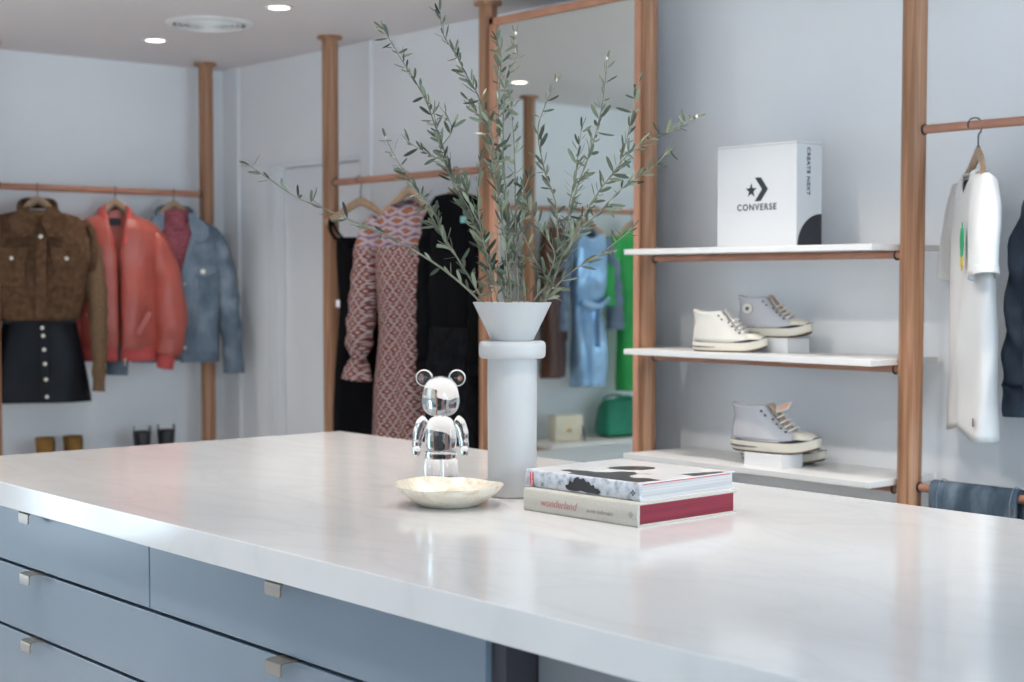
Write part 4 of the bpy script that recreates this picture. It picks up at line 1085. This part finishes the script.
# folded jeans over the low rail
def folded_jeans(label, x0, x1, seed):
    t = thing('folded_jeans', label, 'jeans', (x0, YP, .838))
    for q, (off, nm) in enumerate(((.0145, 'trouser_leg'), (.0275, 'trouser_leg'))):
        bm = new(); rings = []
        for i in range(21):
            x = (x1 - x0) * i / 20
            prof = []
            drop = .34 + .03 * q
            for k in range(31):
                s = k / 30
                if s < .42: y, z = -off, -drop * (1 - s / .42)
                elif s > .58: y, z = off, -drop * ((s - .58) / .42)
                else:
                    a = PI * (s - .42) / .16; y, z = -off * math.cos(a), off * math.sin(a)
                y += .004 * noise.noise(Vector((x * 12, z * 9, seed + q)))
                prof.append((x, y, z))
            rings.append(prof)
        bridge(bm, rings, closed=False); o = obj(nm, bm, M['denim_blue'], t, solid=.006, angle=75)
        for sx in (.030, (x1 - x0) - .014):
            b2 = new(); tube(b2, [(sx, -off - .0045, -drop), (sx, -off - .0045, -.01), (sx, -off * .6, off * .8 + .004), (sx, 0, off + .0045), (sx, off * .6, off * .8 + .004), (sx, off + .0045, -.01)], .0014, 6); obj('side_seam', b2, M['denim'], o)
    b2 = new(); bx(b2, (x1 - x0 - .001, -.036, -.03), (.002, .004, .018)); obj('leather_tab', b2, M['leather_brown'], t, smooth=False)
folded_jeans('mid blue jeans folded over the low rail, beside the wooden post', -2.592, -2.318, 1)
folded_jeans('blue jeans folded over the low rail, cut off by the right picture edge', -2.285, -2.02, 5)

# --- the rail seen in the mirror
RM = 76
Ln = (XP, 1.455, 1.845)
hanger('wooden hanger of the brown leather coat, in the mirror reflection', Ln, 56, drop=.07, span=.15)
t = thing('leather_coat', 'brown leather coat seen in the mirror reflection beside the reflected post', 'coat', Ln, 56)
body(t, 'coat_body', M['leather_brown'], [(-.105, .050, .05), (-.118, .085, .06), (-.145, .105, .055), (-.20, .115, .060), (-.55, .110, .055), (-.75, .115, .06), (-.97, .120, .062)], folds=(.010, 6, 0), p=2.5, seed=31)
for s in (-1, 1):
    sl = sleeve(t, 'sleeve', M['leather_brown'], [(s * .090, 0, -.165), (s * .120, -.01, -.30), (s * .130, -.015, -.50), (s * .130, -.02, -.72)], [(.035, .04), (.040, .042), (.036, .040), (.032, .036)], seed=32 + s)
    sleeve(sl, 'cuff', M['leather_brown'], [(s * .130, -.02, -.715), (s * .130, -.02, -.76)], [(.035, .039), (.035, .039)], wr=0, cap=(False, False))
Lu = (XP, 1.180, 1.845)
hanger('wooden hanger of the shiny blue dress, in the mirror reflection', Lu, RM + 10, drop=.07, span=.17)
t = thing('satin_dress', 'shiny pale blue wrap dress with grey-blue sleeves in the mirror reflection', 'dress', Lu, 92)
body(t, 'dress_body', M['blue_satin'], [(-.110, .060, .045), (-.125, .100, .06), (-.150, .120, .065), (-.22, .128, .07), (-.45, .115, .065), (-.55, .100, .06), (-.70, .120, .068), (-.90, .128, .07), (-1.03, .115, .068)], folds=(.016, 4.5, 0), neck=.05, p=2.5, seed=33, noise_amp=.014)
for s in (-1, 1):
    sl = sleeve(t, 'sleeve', M['grey_knit'], [(s * .120, .01, -.165), (s * .180, .01, -.30), (s * .205, .0, -.50), (s * .215, -.01, -.66)], [(.05, .055), (.058, .06), (.054, .056), (.05, .05)], seed=34 + s)
    sleeve(sl, 'cuff', M['grey_knit'], [(s * .215, -.01, -.655), (s * .215, -.01, -.70)], [(.053, .053), (.053, .053)], wr=0, cap=(False, False))
band(t, 'waist_tie', M['blue_satin'], [(-.13, -.05, -.52), (-.03, -.095, -.56), (.0, -.10, -.57), (.10, -.07, -.535)], (.022, .008))
band(t, 'waist_tie', M['blue_satin'], [(.0, -.10, -.57), (.02, -.115, -.68), (.01, -.110, -.80)], (.008, .022))
Lg = (XP, .80, 1.845)
hanger('wooden hanger of the green dress, in the mirror reflection', Lg, RM + 10, drop=.07, span=.16)
t = thing('green_dress', 'bright green long-sleeved dress at the edge of the mirror reflection', 'dress', Lg, RM + 20)
body(t, 'dress_body', M['green_cloth'], [(-.110, .060, .045), (-.125, .100, .055), (-.150, .130, .06), (-.22, .138, .062), (-.45, .125, .06), (-.60, .110, .055), (-.80, .118, .06), (-1.07, .125, .062)], folds=(.010, 5, 0), p=2.6, seed=36)
for s in (-1, 1):
    sl = sleeve(t, 'sleeve', M['green_cloth'], [(s * .120, 0, -.165), (s * .185, -.01, -.28), (s * .215, -.02, -.42), (s * .225, -.03, -.52)], [(.05, .055), (.062, .062), (.060, .058), (.050, .05)], seed=37 + s)
    sleeve(sl, 'cuff', M['green_cloth'], [(s * .225, -.03, -.515), (s * .226, -.03, -.56)], [(.054, .054), (.060, .060)], wr=.002, cap=(False, False))

# --- handbags on the low shelf in the reflection
t = thing('handbag', 'small cream leather flap bag on the low shelf in the mirror reflection', 'bag', (-6.74, 1.345, .5), 100)
bm = new(); bxx(bm, -.090, .090, -.04, .04, 0, .152, .012); obj('bag_body', bm, M['cream_leather'], t)
bm = new(); prism(bm, [(-.093, .155), (-.093, .085), (-.080, .068), (.080, .068), (.093, .085), (.093, .155)], .008, Matrix.Translation((0, -.040, 0)) @ XZ); obj('flap', bm, M['cream_leather'], t, smooth=False)
bm = new(); bxx(bm, -.014, .014, -.055, -.047, .055, .075, .002); obj('clasp', bm, M['brass'], t)
band(t, 'strap', M['leather_brown'], [(-.095, 0, .12), (-.125, 0, .08), (-.135, .0, .02), (-.12, -.03, .006), (-.10, -.06, .005)], (.006, .003), 8)
t = thing('tote_bag', 'slouchy green leather bag on the low shelf in the mirror reflection', 'bag', (-6.74, .91, .5), 100)
bm = new(); superell(bm, (0, 0, .115), (.130, .07, .115), 5.5, 36, 20, lambda p: Vector((p.x * (1 - .10 * p.z / .125), p.y * (1 - .35 * p.z / .125) + .012 * noise.noise(p * 14), p.z + .012 * noise.noise(p * 9)))); obj('bag_body', bm, M['green_leather'], t)
for s in (-1, 1): band(t, 'strap', M['green_leather'], [(-.08, s * .045, .195), (-.065, s * .055, .235), (0, s * .06, .245), (.065, s * .06, .23), (.08, s * .045, .195)], (.008, .004), 8)

# --- boots on the low shelf under the jackets
def boot(label, loc, rotz, mat, group, tabs):
    t = thing('ankle_boot', label, 'boot', loc, rotz, group); t.scale = (.92, 1, 1.08)
    # toe toward -y
    bm = new(); rings = []
    for z, y0, y1, w in ((.022, -.245, .045, .042), (.05, -.235, .047, .044), (.075, -.17, .047, .042), (.10, -.09, .046, .042), (.14, -.062, .045, .043), (.19, -.058, .048, .046), (.205, -.058, .049, .047)):
        cy, hy = (y0 + y1) / 2, (y1 - y0) / 2
        rings.append([(w * math.copysign(abs(math.cos(2 * PI * i / 28)) ** .8, math.cos(2 * PI * i / 28)), cy + hy * math.sin(2 * PI * i / 28), z) for i in range(28)])
    bridge(bm, rings, True, (True, False)); obj('shaft', bm, mat, t, solid=.003, angle=80)
    bm = new(); rings = []
    for z, gr in ((0, 0), (.012, .002), (.024, .001)):
        rings.append([((.043 + gr) * math.copysign(abs(math.cos(2 * PI * i / 28)) ** .8, math.cos(2 * PI * i / 28)), -.10 + (.148 + gr) * math.sin(2 * PI * i / 28), z) for i in range(28)])
    bridge(bm, rings, True, (True, True)); obj('sole', bm, M['outsole'], t)
    if tabs:
        for s in (-.040, .040):
            bm = new(); bx(bm, (s, -.005, .211), (.005, .045, .036), .001); obj('pull_tab', bm, mat, t, smooth=False)
    else:
        bm = new(); bx(bm, (.046, -.005, .15), (.004, .05, .09), .001); obj('elastic_gore', bm, M['leather_brown'], t, smooth=False)
    return t
LS = .5
b = boot('tan suede ankle boot under the brown vest, nearer the wooden post', (-6.73, 2.918, LS), 68, M['suede_tan'], 'tan boots on the low shelf', False)
dup(b, (-6.73, 3.050, LS), 68, 'tan suede ankle boot under the brown vest, the one toward the black boots')
b = boot('black leather ankle boot on the low shelf, next to the tan pair', (-6.73, 3.395, LS - .0), 68, M['boot_black'], 'black boots on the low shelf', True)
dup(b, (-6.73, 3.520, LS), 68, 'black leather ankle boot on the low shelf, nearest the corner post')
# ------------------------------------------------------------------ daylight and camera
w = bpy.data.worlds.new('daylight'); scene.world = w; w.use_nodes = True
bg = w.node_tree.nodes['Background']
bg.inputs['Color'].default_value = SKY_COL + (1,)
bg.inputs['Strength'].default_value = SKY_S

F_, PITCH, YAW, ROLL, CY = 1562.397, 0.0507078, -0.8701387, 0.00048004, 362.2096
cp, sp_ = math.cos(PITCH), math.sin(PITCH)
fw = Vector((math.sin(YAW) * cp, math.cos(YAW) * cp, -sp_)); rr = Vector((math.cos(YAW), -math.sin(YAW), 0)); uu = rr.cross(fw)
r2 = rr * math.cos(ROLL) + uu * math.sin(ROLL); u2 = -rr * math.sin(ROLL) + uu * math.cos(ROLL)
cd = bpy.data.cameras.new('camera'); cam = bpy.data.objects.new('camera', cd); C.objects.link(cam)
m = Matrix((r2, u2, -fw)).transposed().to_4x4(); m.translation = Vector((0, 0, 1.42))
cam.matrix_world = m
cd.sensor_width = 36; cd.lens = F_ / 1024 * 36
cd.shift_y = (CY - 341) / 1024
cd.clip_start = .05
cd.dof.use_dof = True; cd.dof.focus_distance = 3.35; cd.dof.aperture_fstop = 4.0
scene.camera = cam
scene.view_settings.view_transform = 'Standard'
scene.view_settings.look = 'None'
scene.view_settings.exposure = EXPO
scene.view_settings.gamma = 1.0
scene.view_settings.use_curve_mapping = False
scene.cycles.use_denoising = True
scene.cycles.max_bounces = 12
scene.cycles.diffuse_bounces = 6
scene.cycles.glossy_bounces = 6
scene.cycles.transmission_bounces = 12
scene.cycles.transparent_max_bounces = 12
scene.cycles.sample_clamp_indirect = 6
